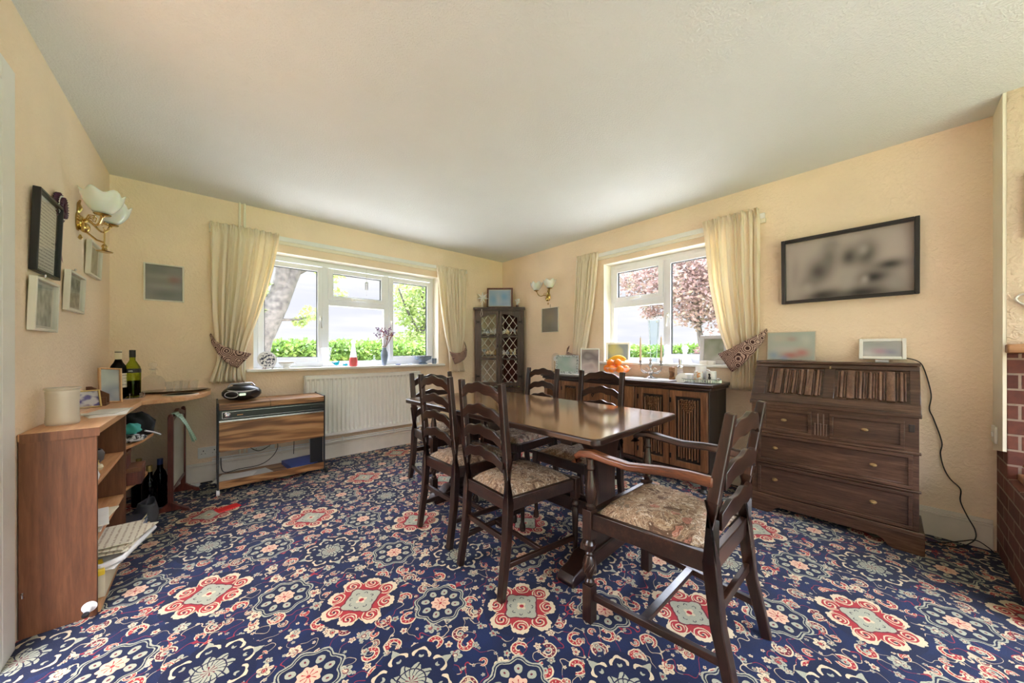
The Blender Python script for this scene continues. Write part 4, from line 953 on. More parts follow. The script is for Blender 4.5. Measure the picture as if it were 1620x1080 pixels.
# ================================================================ CURTAINS, TRACKS, TIEBACKS
def interp(tab, z):
    if z >= tab[0][0]: return tab[0][1:]
    for a, b_ in zip(tab, tab[1:]):
        if z >= b_[0]:
            k = (a[0] - z) / (a[0] - b_[0])
            return [p + (q - p) * k for p, q in zip(a[1:], b_[1:])]
    return tab[-1][1:]
def curtain(label, ax, tab, face, npl, seed, flip=1):
    """tab rows: z, edge0, edge1 ; face = distance plane of the cloth; flip = which way is into the room"""
    rr = random.Random(seed); ph = [rr.uniform(0, 6.28) for _ in range(6)]; b = MB(); zt, zb = tab[0][0], tab[-1][0]
    wf = abs(tab[0][2] - tab[0][1])
    def f(u, v):
        z = zt + (zb - zt) * v; e0, e1 = interp(tab, z); w_ = abs(e1 - e0)
        uu = u + .018 * math.sin(u * 19 + ph[0]) + .012 * math.sin(u * 41 + ph[1] + v * 2)
        a = e0 + (e1 - e0) * u
        top = max(0, 1 - v * 14)
        d = .019 * (1 - top * .45) * (.35 if .02 < v < .05 else 1) * math.sin(2 * PI * npl * uu + ph[2] + .6 * math.sin(v * 3 + ph[3])) + .008 * math.sin(2 * PI * npl * 2.3 * uu + ph[4] + v * 1.2) * (1 - v * .6)
        d += top * .012 * math.sin(2 * PI * npl * 3.1 * u + ph[5]) + (.006 if .035 < v < .05 else 0) * -1
        d *= 1 + .7 * (1 - w_ / wf); a += .004 * math.sin(2 * PI * npl * uu * 2 + ph[1]) * (1 if 0 < u < 1 else 0)
        d += .012 * math.sin(u * PI) ; zz = z + (top * .006 * math.sin(u * 60 + ph[0]) if v < .01 else 0) + (.010 * math.sin(2 * PI * npl * uu + ph[2]) if v > .999 else 0)
        return (a, face - flip * d, zz) if ax == 'Y' else (face - flip * d, a, zz)
    b.grid(f, 150, 44); o = b.build('curtain', 'curtain', ang=80)
    mo = o.modifiers.new('solid', 'SOLIDIFY'); mo.thickness = .003; mo.offset = 0
    return tag(o, label, 'curtain', 'cream curtains')
curtain('widest cream curtain hanging left of the wide window above the trolley', 'Y', [(2.195, .005, .49), (2.10, .012, .482), (1.85, .010, .44), (1.6, .014, .385), (1.4, .022, .33), (1.18, .040, .262), (1.04, .055, .225), (.95, .03, .225), (.842, .0, .238)], YB - .062, 8, 1)
curtain('cream curtain right of the wide window, beside the corner cabinet', 'Y', [(2.185, 2.135, 2.575), (2.1, 2.14, 2.57), (1.6, 2.20, 2.56), (1.3, 2.25, 2.545), (1.10, 2.30, 2.50), (.96, 2.31, 2.53), (.835, 2.31, 2.56)], YB - .055, 8, 2)
curtain('narrow cream curtain beside the far side of the sideboard window', 'X', [(2.20, 2.456, 2.165), (2.1, 2.46, 2.17), (1.6, 2.485, 2.23), (1.3, 2.50, 2.29), (1.08, 2.51, 2.34), (.88, 2.53, 2.33)], XR - .055, 7, 3)
curtain('large cream curtain tied back at the right, behind the bureau', 'X', [(2.225, 1.10, .692), (2.13, 1.095, .688), (1.68, 1.055, .69), (1.3, .985, .69), (1.08, .91, .70), (.97, .88, .70), (.80, .895, .69)], XR - .062, 8, 4)
def tieback(label, pts_u, pts_l):
    def sp(p, s):
        k = s * (len(p) - 1); i = min(int(k), len(p) - 2); t_ = k - i; return Vector(p[i]).lerp(Vector(p[i + 1]), t_)
    b = MB(); b.grid(lambda u, v: sp(pts_u, u).lerp(sp(pts_l, u), v) , 20, 6)
    o = b.build('curtain_tieback', 'tieback', ang=80); m_ = o.modifiers.new('solid', 'SOLIDIFY'); m_.thickness = .005; m_.offset = 0
    tag(o, label, 'tieback', 'patterned curtain tiebacks')
Yf = YB - .135
tieback('brown scroll-patterned tieback round the widest curtain, above the radio', [(.012, YB - .02, 1.258), (.035, YB - .07, 1.205), (.09, Yf + .01, 1.150), (.16, Yf, 1.118), (.23, Yf + .005, 1.098), (.282, Yf + .03, 1.086)], [(.006, YB - .02, 1.243), (.02, YB - .07, 1.165), (.055, Yf + .01, 1.085), (.095, Yf, 1.025), (.135, Yf, .985), (.182, Yf + .02, .960)])
tieback('brown scroll-patterned tieback on the curtain beside the corner cabinet', [(2.572, YB - .02, 1.23), (2.56, YB - .08, 1.17), (2.51, Yf + .02, 1.115), (2.44, Yf, 1.085), (2.35, Yf, 1.08), (2.29, Yf + .03, 1.10)], [(2.578, YB - .02, 1.20), (2.575, YB - .08, 1.11), (2.54, Yf + .02, 1.035), (2.49, Yf, .99), (2.42, Yf, .955), (2.36, Yf + .02, .935)])
Xf = XR - .135
tieback('brown scroll-patterned tieback on the large curtain above the bureau corner', [(XR - .015, .655, 1.285), (XR - .07, .69, 1.245), (Xf, .74, 1.205), (Xf - .005, .81, 1.165), (Xf, .88, 1.122), (Xf + .03, .965, 1.085)], [(XR - .015, .650, 1.268), (XR - .07, .665, 1.18), (Xf, .70, 1.105), (Xf - .005, .745, 1.045), (Xf, .795, .990), (Xf + .03, .865, .938)])
tieback('brown tieback just showing beyond the narrow far curtain', [(XR - .015, 2.60, 1.17), (XR - .07, 2.585, 1.14), (Xf, 2.54, 1.10), (Xf, 2.45, 1.07), (Xf, 2.36, 1.06)], [(XR - .015, 2.605, 1.14), (XR - .07, 2.60, 1.07), (Xf, 2.57, 1.0), (Xf, 2.49, .96), (Xf, 2.40, .94)])
for nm, bx, bl in (('wide', (.0, 2.60, YB - .052, YB - .03), 'Y'), ('side', (.66, 2.47, XR - .052, XR - .03), 'X')):
    a0_, a1_, d0, d1 = bx; w3 = YB if bl == 'Y' else XR
    t = thing('curtain_track', 'white curtain track above the %s' % ('wide window over the radiator' if nm == 'wide' else 'window over the sideboard'), 'curtain track', ((a0_ + a1_) / 2, YB - .03, 2.14) if bl == 'Y' else (XR - .03, (a0_ + a1_) / 2, 2.14))
    def bx3(b, u0, u1, da, db, z0, z1): b.bb(u0, u1, da, db, z0, z1) if bl == 'Y' else b.bb(da, db, u0, u1, z0, z1)
    b = MB(); bx3(b, a0_, a1_, w3 - .045, w3 - .030, 2.145, 2.185); b.build('rail', 'white', t, world=True, bevel=.003)
    b = MB(); bx3(b, a0_, a1_, w3 - .022, w3 - .0005, 2.118, 2.150); b.build('batten', 'smooth_cream', t, world=True, bevel=.002)
    for k in range(4):
        u = a0_ + .1 + (a1_ - a0_ - .2) * k / 3; b = MB(); bx3(b, u - .008, u + .008, w3 - .032, w3, 2.15, 2.17); b.build('bracket', 'white', t, world=True)

# ================================================================ PICTURES ON THE WALLS
def blurpic(name, cols, scale=6, rough=.4, seed=0, blobs=None, bg=None):
    m = Mat(name); v = m.coord()
    if blobs:
        x, y, z = m.xyz(v); c = None; tot = None
        col = bg
        for (a, b_, sa, sb, rgb, k) in blobs:
            q = ((x + y - a) / sa); p = ((z - b_) / sb); 
            r2 = (q * q + p * p) * -1.0
            nd = m.t.nodes.new('ShaderNodeMath'); nd.operation = 'EXPONENT'; m.l(r2.k, nd.inputs[0]); col = m.mix(V(m.t, nd.outputs[0]) * k, col, rgb)
        m.base(col)
    else:
        mp = m.n('ShaderNodeMapping'); mp.inputs['Location'].default_value = (seed, seed * 2, seed * 3); m.l(v, mp.inputs[0])
        n = m.noise(mp.outputs[0], scale, 1, .4); k = len(cols); m.base(m.ramp(n, [(.25 + .5 * i / (k - 1), c) for i, c in enumerate(cols)]))
    m.set(Roughness=rough); return m.m
def framed(name, label, cat, c, w_, h_, nrm, mat_frame, mat_pic, fw=.015, depth=.015, mount=None, group=None, tilt=0, roll=0, mw=.02, gl=True):
    """c = centre of the back face; nrm = heading (radians) of the outward normal in plan; tilt leans the top back"""
    t = thing(name, label, cat, c, nrm - PI / 2 + PI, group)     # local -Y points out of the wall
    T = Matrix.Translation((0, 0, -h_ / 2)) @ Matrix.Rotation(tilt, 4, 'X') @ Matrix.Rotation(roll, 4, 'Y') @ Matrix.Translation((0, 0, h_ / 2))
    def ap(b): b.v = [tuple(T @ Vector(p)) for p in b.v]; return b
    W2_, H2 = w_ / 2, h_ / 2
    b = MB(); b.bb(-W2_, -W2_ + fw, -depth, 0, -H2, H2); b.bb(W2_ - fw, W2_, -depth, 0, -H2, H2); b.bb(-W2_ + fw, W2_ - fw, -depth, 0, -H2, -H2 + fw); b.bb(-W2_ + fw, W2_ - fw, -depth, 0, H2 - fw, H2)
    ap(b).build('frame', mat_frame, t, bevel=min(.003, fw * .2))
    b = MB(); b.bb(-W2_ + fw, W2_ - fw, -.003, 0, -H2 + fw, H2 - fw); ap(b).build('picture', mount or mat_pic, t, smooth=False)
    if mount: b = MB(); b.bb(-W2_ + fw + mw, W2_ - fw - mw, -.0042, -.003, -H2 + fw + mw, H2 - fw - mw); ap(b).build('print', mat_pic, t, smooth=False)
    if gl: b = MB(); b.bb(-W2_ + fw, W2_ - fw, -depth * .6 - .001, -depth * .6, -H2 + fw, H2 - fw); ap(b).build('glazing', 'pic_glass', t, smooth=False)
    return t
BW = [(-.20, -.02, .10, .16, C(40, 38, 38), .8)]
cx = XR
M['bw_photo'] = blurpic('blurred_black_and_white_photo', None, blobs=[
    (-.14, -.02, .07, .09, C(60, 56, 55), .95), (-.09, .07, .045, .10, C(96, 92, 90), .8), (-.08, .15, .04, .04, C(132, 126, 122), .8), (-.19, -.10, .05, .05, C(84, 80, 78), .8), (.01, .05, .045, .07, C(50, 48, 48), .95), (.09, .06, .055, .09, C(52, 50, 50), .95),
    (.075, .09, .028, .04, C(156, 150, 146), .95), (.20, -.03, .07, .035, C(34, 33, 33), .95), (.13, -.10, .09, .05, C(30, 29, 30), .98), (.06, -.19, .20, .05, C(26, 25, 26), .98), (-.12, -.19, .09, .035, C(32, 30, 30), .95), (.0, -.10, .045, .08, C(160, 154, 150), .95), (.09, -.11, .02, .03, C(168, 160, 156), .8), (-.20, -.13, .04, .05, C(168, 160, 154), .8), (.23, -.15, .05, .05, C(150, 144, 140), .9), (-.27, -.02, .03, .12, C(140, 132, 128), .6)], bg=C(176, 166, 160))
framed('wall_picture', 'large black-framed blurred black and white picture above the bureau', 'picture', (XR - .012, .222, 1.694), .665, .468, PI, 'black_frame', M['bw_photo'], .022, .045, tilt=.045, gl=False)
M['p_grey'] = blurpic('blurred_grey_picture', None, bg=C(128, 128, 124), blobs=[(0, .05, .10, .02, C(160, 156, 150), .7), (.05, .03, .035, .03, C(130, 84, 84), .8), (0, -.03, .09, .02, C(156, 154, 150), .8), (0, -.09, .08, .03, C(92, 92, 92), .8), (-.05, .10, .05, .03, C(112, 112, 110), .8)])
framed('wall_picture', 'silver-framed blurred grey picture on the wall left of the widest curtain', 'picture', (-.265, YB - .002, 1.650), .226, .292, -PI / 2, 'white_frame', M['p_grey'], .010, .018, tilt=.02)
M['p_taupe'] = blurpic('blurred_taupe_picture', None, bg=C(130, 124, 116), blobs=[(0, .03, .07, .06, C(156, 142, 120), .8), (0, -.11, .10, .04, C(120, 116, 110), .8)])
framed('wall_picture', 'small unframed-looking taupe picture hanging below the two-shade wall light', 'picture', (XR - .002, 2.915, 1.502), .285, .315, PI, 'white_frame', M['p_taupe'], .006, .016)
MB().rod((XR - .006, 2.915, 1.66), (XR - .006, 2.915, 1.70), .002).build('picture_hook', 'iron', None, origin=(XR - .006, 2.915, 1.68)); tag(bpy.data.objects['picture_hook'], 'little dark nail hook above the small taupe picture', 'hook')
M['p_cert'] = Mat('certificate_print'); _m = M['p_cert']; v_ = _m.coord(); x_, y_, z_ = _m.xyz(v_); n_ = _m.noise(v_, 160, 2); line = ((z_ * 420).sin() > .3) * (n_ > .45) * (abs(z_) < .15)
_m.base(_m.mix(line * .7, C(212, 210, 200), C(96, 94, 92))); _m.set(Roughness=.6); M['p_cert'] = _m.m
framed('certificate_frame', 'tall dark framed certificate with fine lines of text on the left wall', 'picture', (XL + .002, 2.485, 1.617), .295, .345, 0, 'black_frame', M['p_cert'], .010, .022, mount='grey_mount', mw=.016, tilt=.03)
M['p_old1'] = blurpic('old_street_photo', [C(96, 104, 100), C(150, 160, 156), C(196, 200, 194)], 26, seed=3); M['p_old2'] = blurpic('old_riders_photo', [C(84, 80, 70), C(140, 138, 122), C(186, 184, 172)], 28, seed=4); M['p_old3'] = blurpic('old_landscape_print', [C(120, 112, 84), C(156, 150, 120), C(180, 176, 150)], 18, seed=5)
G = 'small white-framed old photographs on the left wall'
framed('small_picture', 'small white-framed old street photograph directly below the dark certificate', 'picture', (XL + .002, 2.455, 1.308), .285, .222, 0, 'white_frame', M['p_old1'], .012, .022, mount='grey_mount', mw=.012, group=G, tilt=.03)
framed('small_picture', 'small white-framed photograph of figures, middle one of the three small pictures', 'picture', (XL + .002, 2.905, 1.421), .29, .205, 0, 'white_frame', M['p_old2'], .012, .022, mount='grey_mount', mw=.012, group=G, tilt=.035)
framed('small_picture', 'small white-framed print nearest the room corner, below the brass wall light', 'picture', (XL + .002, 3.315, 1.673), .285, .205, 0, 'white_frame', M['p_old3'], .012, .022, mount='cream_paper', mw=.010, group=G, tilt=.035)
for k, (y, z) in enumerate(((2.455, 1.435), (2.905, 1.54))):
    b = MB(); b.rod((XL, y, z), (XL + .02, y, z), .002); b.rod((XL + .018, y, z - .004), (XL + .018, y, z + .008), .004); o = b.build('picture_nail', 'steel', origin=(XL, y, z)); tag(o, ('bright nail above the old street photograph', 'bright nail above the middle small picture')[k], 'nail')
framed('wall_frame', 'pale framed picture at the right edge, high on the chimney breast', 'picture', (3.008, -.62, 1.83), .37, .32, PI, 'white_frame', 'grey_mount', .014, .02)
# rosette
t = thing('prize_rosette', 'deep purple prize rosette with hanging ribbon tails on the left wall', 'rosette', (XL + .004, 2.665, 1.80))
M['purple'] = plain('deep_purple_ribbon', C(70, 24, 52), .45, 0, .2, 40); M['mauve'] = plain('mauve_ribbon', C(150, 96, 118), .5, 0, .1)
def ruff(r0, r1, x0, n, amp):
    b = MB(); vs = []; 
    for i in range(n * 4):
        a = 2 * PI * i / (n * 4); dx = amp * math.sin(a * n); vs += [(x0 + dx * .2, r0 * math.cos(a), r0 * math.sin(a)), (x0 + dx, r1 * math.cos(a), r1 * math.sin(a))]
    k = n * 4; b._add(vs, [(2 * i, 2 * i + 1, 2 * ((i + 1) % k) + 1, 2 * ((i + 1) % k)) for i in range(k)]); return b
ruff(.022, .070, .010, 26, .007).build('outer_ruffle', 'purple', t, solid=.0015, ang=80); ruff(.015, .050, .024, 22, .006).build('inner_ruffle', 'purple', t, solid=.0015, ang=80); ruff(.048, .056, .020, 26, .002).build('white_trim', 'white', t, solid=.001, ang=80)
MB().lathe([(.022, 0), (.022, .006), (.0, .008)], (.026, 0, 0), 20, RY(PI / 2)).build('centre_button', 'purple', t)
for k, (dy, m_) in enumerate(((.012, 'purple'), (.03, 'mauve'))):
    MB().grid(lambda u, v: (.006 + .004 * math.sin(v * 5 + k), dy - .014 + .028 * u + v * .03, -.05 - .19 * v - (.012 * abs(u - .5) * 2 if v > .99 else 0)), 4, 12).build('ribbon_tail', m_, t, solid=.001)

# ================================================================ WALL LIGHTS
M['opal'] = plain('opal_glass', C(238, 236, 230), .12, 0, .05, 8); M['opal'].node_tree.nodes['Principled BSDF'].inputs['Subsurface Weight'].default_value = .3
def shade(b, c, r, h, n=40):
    vs = []; k = 10
    for i in range(n):
        a = 2 * PI * i / n
        for j in range(k):
            u = j / (k - 1); rr = r * (.28 + .72 * math.sin(u * 1.75) ** .8) * (1 + (.07 * math.sin(a * 6)) * u ** 2); z = h * u + .012 * math.sin(a * 6 + .5) * u ** 3
            if u > .9: rr *= 1.06
            vs.append((c[0] + rr * math.cos(a), c[1] + rr * math.sin(a), c[2] + z))
    b._add(vs, [(i * k + j, ((i + 1) % n) * k + j, ((i + 1) % n) * k + j + 1, i * k + j + 1) for i in range(n) for j in range(k - 1)])
def sconce(label, loc, rz, arm_out, spread, drop, sr, shh, cup_z, extra, glassm):
    """local: wall plane is x=0, +x into the room"""
    t = thing('wall_light', label, 'wall light', loc, rz)
    b = MB(); b.lathe([(.034, 0), (.036, .006), (.026, .012), (.020, .022), (.010, .026), (.0, .028)], (0, 0, 0), 20, RY(PI / 2), (1.5, 1)); b.ball((.028, 0, -.03), .026, 16, (.8, 1, 1.1)); b.tube([(.004, 0, .05), (.01, 0, .075), (.006, 0, .10), (.012, 0, .12)], [.008, .012, .007, .004], 8)
    b.lathe([(.004, 0), (.010, .01), (.006, .02), (.003, .028)], (.012, 0, -.10), 10); b.build('back_plate', 'brass', t)
    for s in (-1, 1):
        pts = [Vector((.02, 0, -.005))]; 
        for q in range(1, 15):
            u = q / 14; pts.append(Vector((.02 + (arm_out - .02) * u, s * spread * u, -.005 + .055 * math.sin(u * 3.4) * (1 - u) - drop * math.sin(u * PI) * u * 1.2 + cup_z * u ** 2)))
        b = MB(); b.tube(pts, .0055, 8); b.tube([pts[2], pts[2] + Vector((.012, 0, .03)), pts[2] + Vector((.035, s * .01, .028)), pts[2] + Vector((.03, s * .012, .005)), pts[2] + Vector((.018, s * .006, .010))], .0035, 6); b.build('arm', 'brass', t)
        c = pts[-1]; b = MB(); b.lathe([(.006, -.012), (.012, -.004), (.030, .0), (.034, .004), (.014, .012), (.012, .03)], c, 20); b.build('lamp_cup', 'brass', t)
        b = MB(); shade(b, (c.x, c.y, c.z + .006), sr, shh); b.build('shade', glassm, t, solid=.003, ang=80)
    if extra:
        b = MB(); b.tube([(.03, 0, -.05), (.07, .0, -.09), (.10, 0, -.10)], .005, 8); b.lathe([(.030, 0), (.034, .004), (.014, .012), (.009, .022), (.013, .034), (.006, .046)], (.10, 0, -.155), 20); b.rod((.10, 0, -.11), (.10, 0, -.02), .003)
        for q in range(5): b.ball((.10 + .012 * math.cos(q * 2), .012 * math.sin(q * 2), -.025 + .012 * q), .004, 6)
        b.build('hanging_bell', 'brass', t)
    return t
sconce('brass wall light with white opal tulip shades on the left wall', (XL, 3.03, 1.835), 0, .108, .105, .07, .078, .115, .035, True, 'opal')
M['frost'] = glass('frosted_shade_glass', (.97, .97, .98), .9, .80, .12)
sconce('small brass wall light with two clear frilled glass shades beside the corner cabinet', (XR, 2.945, 1.80), PI, .11, .115, .05, .072, .095, .085, False, 'opal')

# ================================================================ LEFT: BOOKCASE AND CORNER WORKTOP
t = thing('corner_bookcase', 'open brown bookcase running into a corner worktop along the left wall', 'bookcase', (-.45, 2.55, 0))
WT = .79
MB().bb(XL + .004, -.352, 2.232, 2.250, 0, .762).build('end_panel', 'ply', t, world=True, bevel=.001)
o_ = [(XL + .002, 2.228), (-.346, 2.228), (-.334, 2.86), (-.322, 3.20), (-.125, 3.265), (-.035, 3.42), (.010, 3.62), (.012, YB - .002), (XL + .002, YB - .002)]
MB().prism(o_, .762, WT, 'Z').build('worktop', 'worktop', t, world=True, bevel=.002)
MB().prism([(XL + .008, 2.226), (-.344, 2.226), (-.344, 2.2285), (XL + .008, 2.2285)], .755, WT, 'Z').build('worktop_edge', 'ply', t, world=True)
MB().bb(XL + .01, -.345, 2.83, 2.848, 0, .762).build('divider', 'ply', t, world=True, bevel=.001)
for z in (.54, .305): MB().bb(XL + .01, -.352, 2.25, 2.83, z, z + .016).build('shelf', 'shelf_ply', t, world=True, bevel=.001)
MB().bb(XL + .01, -.345, 2.25, 2.83, .0, .035).build('shelf', 'shelf_ply', t, world=True, bevel=.001)
MB().bb(XL + .003, XL + .011, 2.25, 3.3, 0, .762).build('back_board', 'ply', t, world=True)
MB().prism([(XL + .012, 2.85), (-.345, 2.85), (-.30, 3.0), (-.27, 3.22), (XL + .012, 3.45)], .56, .576, 'Z').build('corner_shelf', 'shelf_ply', t, world=True)
MB().prism([(XL + .012, 2.85), (-.345, 2.85), (-.30, 3.0), (-.29, 3.15), (XL + .012, 3.35)], .33, .346, 'Z').build('corner_shelf', 'shelf_ply', t, world=True)
def lathe_thing(name, label, cat, loc, prof, mat, n=28, group=None, parts=()):
    t = thing(name, label, cat, loc, 0, group); MB().lathe(prof, (0, 0, 0), n).build('body', mat, t, ang=50)
    for pn, pp, pm in parts: MB().lathe(pp, (0, 0, 0), n).build(pn, pm, t, ang=50)
    return t
# stoneware crock
M['stoneware'] = plain('cream_stoneware', C(206, 198, 184), .35, 0, .07, 6)
prof = [(.0, 0), (.074, 0), (.079, .006)]
for i in range(13): z = .012 + i * .0115; prof += [(.0815 - .004 * math.sin(i / 12 * 3) , z), (.0795 - .004 * math.sin(i / 12 * 3), z + .006)]
prof += [(.076, .160), (.086, .166), (.087, .171), (.082, .174), (.074, .172), (.071, .14), (.071, .02), (0, .015)]
prof = [(r * .60, z * .93) for r, z in prof]
lathe_thing('stoneware_crock', 'large ribbed cream stoneware crock on the near end of the bookcase', 'crock', (-.480, 2.43, WT), prof, 'stoneware', 40)
M['blue_print'] = blurpic('blue_flower_print', [C(214, 214, 222), C(214, 214, 222), C(96, 92, 160), C(60, 60, 130)], 34, seed=6)
framed('desk_picture', 'small gilt-edged frame with a blue and white print on the worktop', 'picture frame', (-.505, 3.00, WT + .051), .10, .10, math.radians(-62), 'gold_frame', M['blue_print'], .007, .012, tilt=-.28)
M['p_mint'] = blurpic('blurred_pale_picture', [C(170, 188, 180), C(196, 206, 202), C(150, 160, 176), C(190, 200, 190)], 5, seed=7)
framed('leaning_picture_frame', 'pale wood frame with a blurred picture leaning beside the bottles', 'picture frame', (-.455, 3.20, WT + .110), .105, .215, math.radians(-52), 'pine', M['p_mint'], .008, .016, tilt=-.20, roll=.10)
t = thing('letter_rack', 'small wooden letter rack behind the pale wood frame', 'rack', (-.49, 3.12, WT), 0)
MB().bb(-.05, .04, -.05, .05, 0, .01).build('rack_base', 'ply', t, bevel=.001); MB().prism([(-.05, 0), (.04, 0), (.04, .06), (-.03, .11), (-.05, .11)], .035, .045, 'Y').build('rack_side', 'ply', t, bevel=.001); MB().prism([(-.05, 0), (.04, 0), (.04, .05), (-.05, .05)], -.045, -.035, 'Y').build('rack_side', 'ply', t, bevel=.001); MB().bb(-.06, -.05, -.05, .05, 0, .09).build('rack_back', 'ply', t)
t = thing('glass_dish', 'small clear glass dish beside the crock', 'dish', (-.495, 2.83, WT)); MB().lathe([(0, .002), (.016, .0), (.018, .004), (.030, .03), (.033, .034), (.030, .032), (.014, .006), (0, .006)], (0, 0, 0), 20).build('body', 'clear', t)
for k, (x, y, a, m_, lab) in enumerate(((-.40, 2.66, .3, 'paper', 'loose white sheet on the bookcase top, lower of the stack'), (-.375, 2.67, .05, 'paper', 'loose white sheet on the bookcase top, middle of the stack'), (-.39, 2.70, -.2, 'grey_mount', 'pale grey sheet lying topmost on the papers by the crock'))):
    b = MB(); b.box((0, 0, .0015 + .0035 * k), (.12, .20, .003), None); b.v = [tuple(RZ(a) @ Vector(p)) for p in b.v]; o = b.build('paper_sheet', m_); o.location = (x, y, WT); tag(o, lab, 'paper', 'papers on the bookcase top')
def bottle(name, label, loc, prof, mat, parts):
    return lathe_thing(name, label, 'bottle', loc, prof, mat, 28, None, parts)
M['label_cream'] = Mat('cream_bottle_label'); _m = M['label_cream']; v_ = _m.coord(); x_, y_, z_ = _m.xyz(v_); n_ = _m.noise(v_, 90, 2); k_ = ((z_ * 300).sin() > .4) * (n_ > .5); _m.base(_m.mix(k_ * .6, C(222, 214, 196), C(120, 110, 104))); M['label_cream'] = _m.m
bottle('wine_bottle', 'dark brown bottle with cream label and cream neck on the worktop', (-.452, 3.445, WT + .006), [(0, .004), (.034, 0), (.038, .006), (.038, .195), (.034, .215), (.022, .236), (.0155, .255), (.0145, .315), (0, .315)], 'dark_glass',
    [('label', [(.0386, .07), (.0386, .165)], 'label_cream'), ('capsule', [(.0155, .258), (.0165, .262), (.0165, .318), (.0, .319)], 'cream_paper'), ('capsule_band', [(.0168, .303), (.0168, .309)], 'black_frame')])
M['label_black'] = plain('black_bottle_band', C(28, 28, 30), .5)
bottle('green_bottle', 'green glass bottle with black shoulder band next to the dark one', (-.392, 3.475, WT + .006), [(0, .012), (.030, 0), (.040, .004), (.041, .008), (.041, .175), (.037, .205), (.024, .232), (.0145, .25), (.014, .315), (0, .315)], 'green_glass',
    [('label', [(.0416, .165), (.0416, .185), (.0402, .192)], 'label_black'), ('capsule', [(.0150, .27), (.0155, .272), (.0155, .320), (.0, .321)], 'label_black'), ('wine', [(0, .010), (.038, .008), (.038, .11), (0, .11)], 'dark_glass')])
def text_on(parent, s, size, loc, rot, mat, ext=.0005):
    c = bpy.data.curves.new('lettering', 'FONT'); c.body = s; c.size = size; c.extrude = ext; c.align_x = 'CENTER'; c.align_y = 'CENTER'; o = bpy.data.objects.new('lettering', c); COL.objects.link(o)
    dg = bpy.context.evaluated_depsgraph_get(); me = bpy.data.meshes.new_from_object(o.evaluated_get(dg)); bpy.data.objects.remove(o); me.materials.clear(); me.materials.append(M[mat])
    q = bpy.data.objects.new('lettering', me); COL.objects.link(q); q.location = loc; q.rotation_euler = rot; q.parent = parent; return q
gb = [o for o in COL.objects if o.name.startswith('green_bottle')][0]
text_on(gb, 'OPR', .011, (-.0418 * math.sin(.1), -.0425, .177), (PI / 2, 0, 0), 'white')
# bottle coaster
t = thing('wire_coaster', 'round silver gallery coaster holding the two bottles', 'coaster', (-.42, 3.46, WT)); MB().lathe([(0, 0), (.088, 0), (.088, .004), (0, .004)], (0, 0, 0), 32).build('base', 'silver', t)
b = MB()
for k in range(10): a = 2 * PI * k / 10; b.rod((.086 * math.cos(a), .086 * math.sin(a), .003), (.086 * math.cos(a), .086 * math.sin(a), .030), .002, n=6); b.ball((.086 * math.cos(a), .086 * math.sin(a), .031), .0035, 8)
b.build('gallery_post', 'silver', t)
# tray with decanter and glasses
t = thing('silver_tray', 'oval silver tray with fluted rim at the back of the worktop', 'tray', (-.20, 3.72, WT)); MB().lathe([(0, .008), (.115, .008), (.135, .018), (.138, .016), (.118, .004), (.0, .004)], (0, 0, 0), 40, None, (1.45, .85)).build('tray_dish', 'silver', t)
for k in range(4): a = PI / 4 + PI / 2 * k; MB().ball((.11 * 1.3 * math.cos(a), .11 * .75 * math.sin(a), .004), .0038, 8).build('foot', 'silver', t)
t = thing('decanter', 'cut glass decanter with round stopper on the silver tray', 'decanter', (-.315, 3.72, WT + .009)); pr = [(0, .002), (.050, 0)]
for i in range(9): pr += [(.056 + .012 * math.sin(i / 8 * 3) + (.003 if i % 2 else 0), .01 + i * .011)]
pr += [(.045, .115), (.020, .128), (.016, .135), (.015, .168), (.024, .176), (.022, .172), (.012, .165)]
MB().lathe(pr, (0, 0, 0), 24).build('body', 'crystal', t, ang=20); MB().ball((0, 0, .205), .024, 14, (1, 1, .9)).rod((0, 0, .165), (0, 0, .185), .010, .014).build('stopper', 'crystal', t)
def tumbler(label, loc, r, h, grp, mat='clear', name='drinking_glass'):
    t = thing(name, label, 'glass', loc, 0, grp); MB().lathe([(0, .004), (r * .7, 0), (r * .75, .004), (r, h), (r * .95, h), (r * .68, .010), (0, .010)], (0, 0, 0), 20).build('bowl', mat, t); MB().lathe([(r * .74, .0), (r * .76, .006), (r * .70, .007)], (0, 0, 0), 20).build('base_rim', mat, t)
for k, (x, y, lab) in enumerate(((-.225, 3.70, 'stemless clear glass next to the decanter on the tray'), (-.18, 3.765, 'clear glass at the back of the silver tray'), (-.145, 3.69, 'clear glass at the front middle of the silver tray'), (-.09, 3.745, 'clear glass nearest the curtain on the silver tray'))): tumbler(lab, (x, y, WT + .0085), .027, .075, 'glasses on the silver tray')
t = thing('place_mat', 'round white table mat in front of the silver tray', 'mat', (-.155, 3.475, WT)); MB().lathe([(0, 0), (.098, 0), (.100, .002), (.098, .004), (0, .004)], (0, 0, 0), 40, None, (1, 1)).build('mat_disc', 'white_frame', t); MB().lathe([(.088, .004), (.090, .005), (.092, .004)], (0, 0, 0), 40).build('mat_border', 'cream_paper', t)
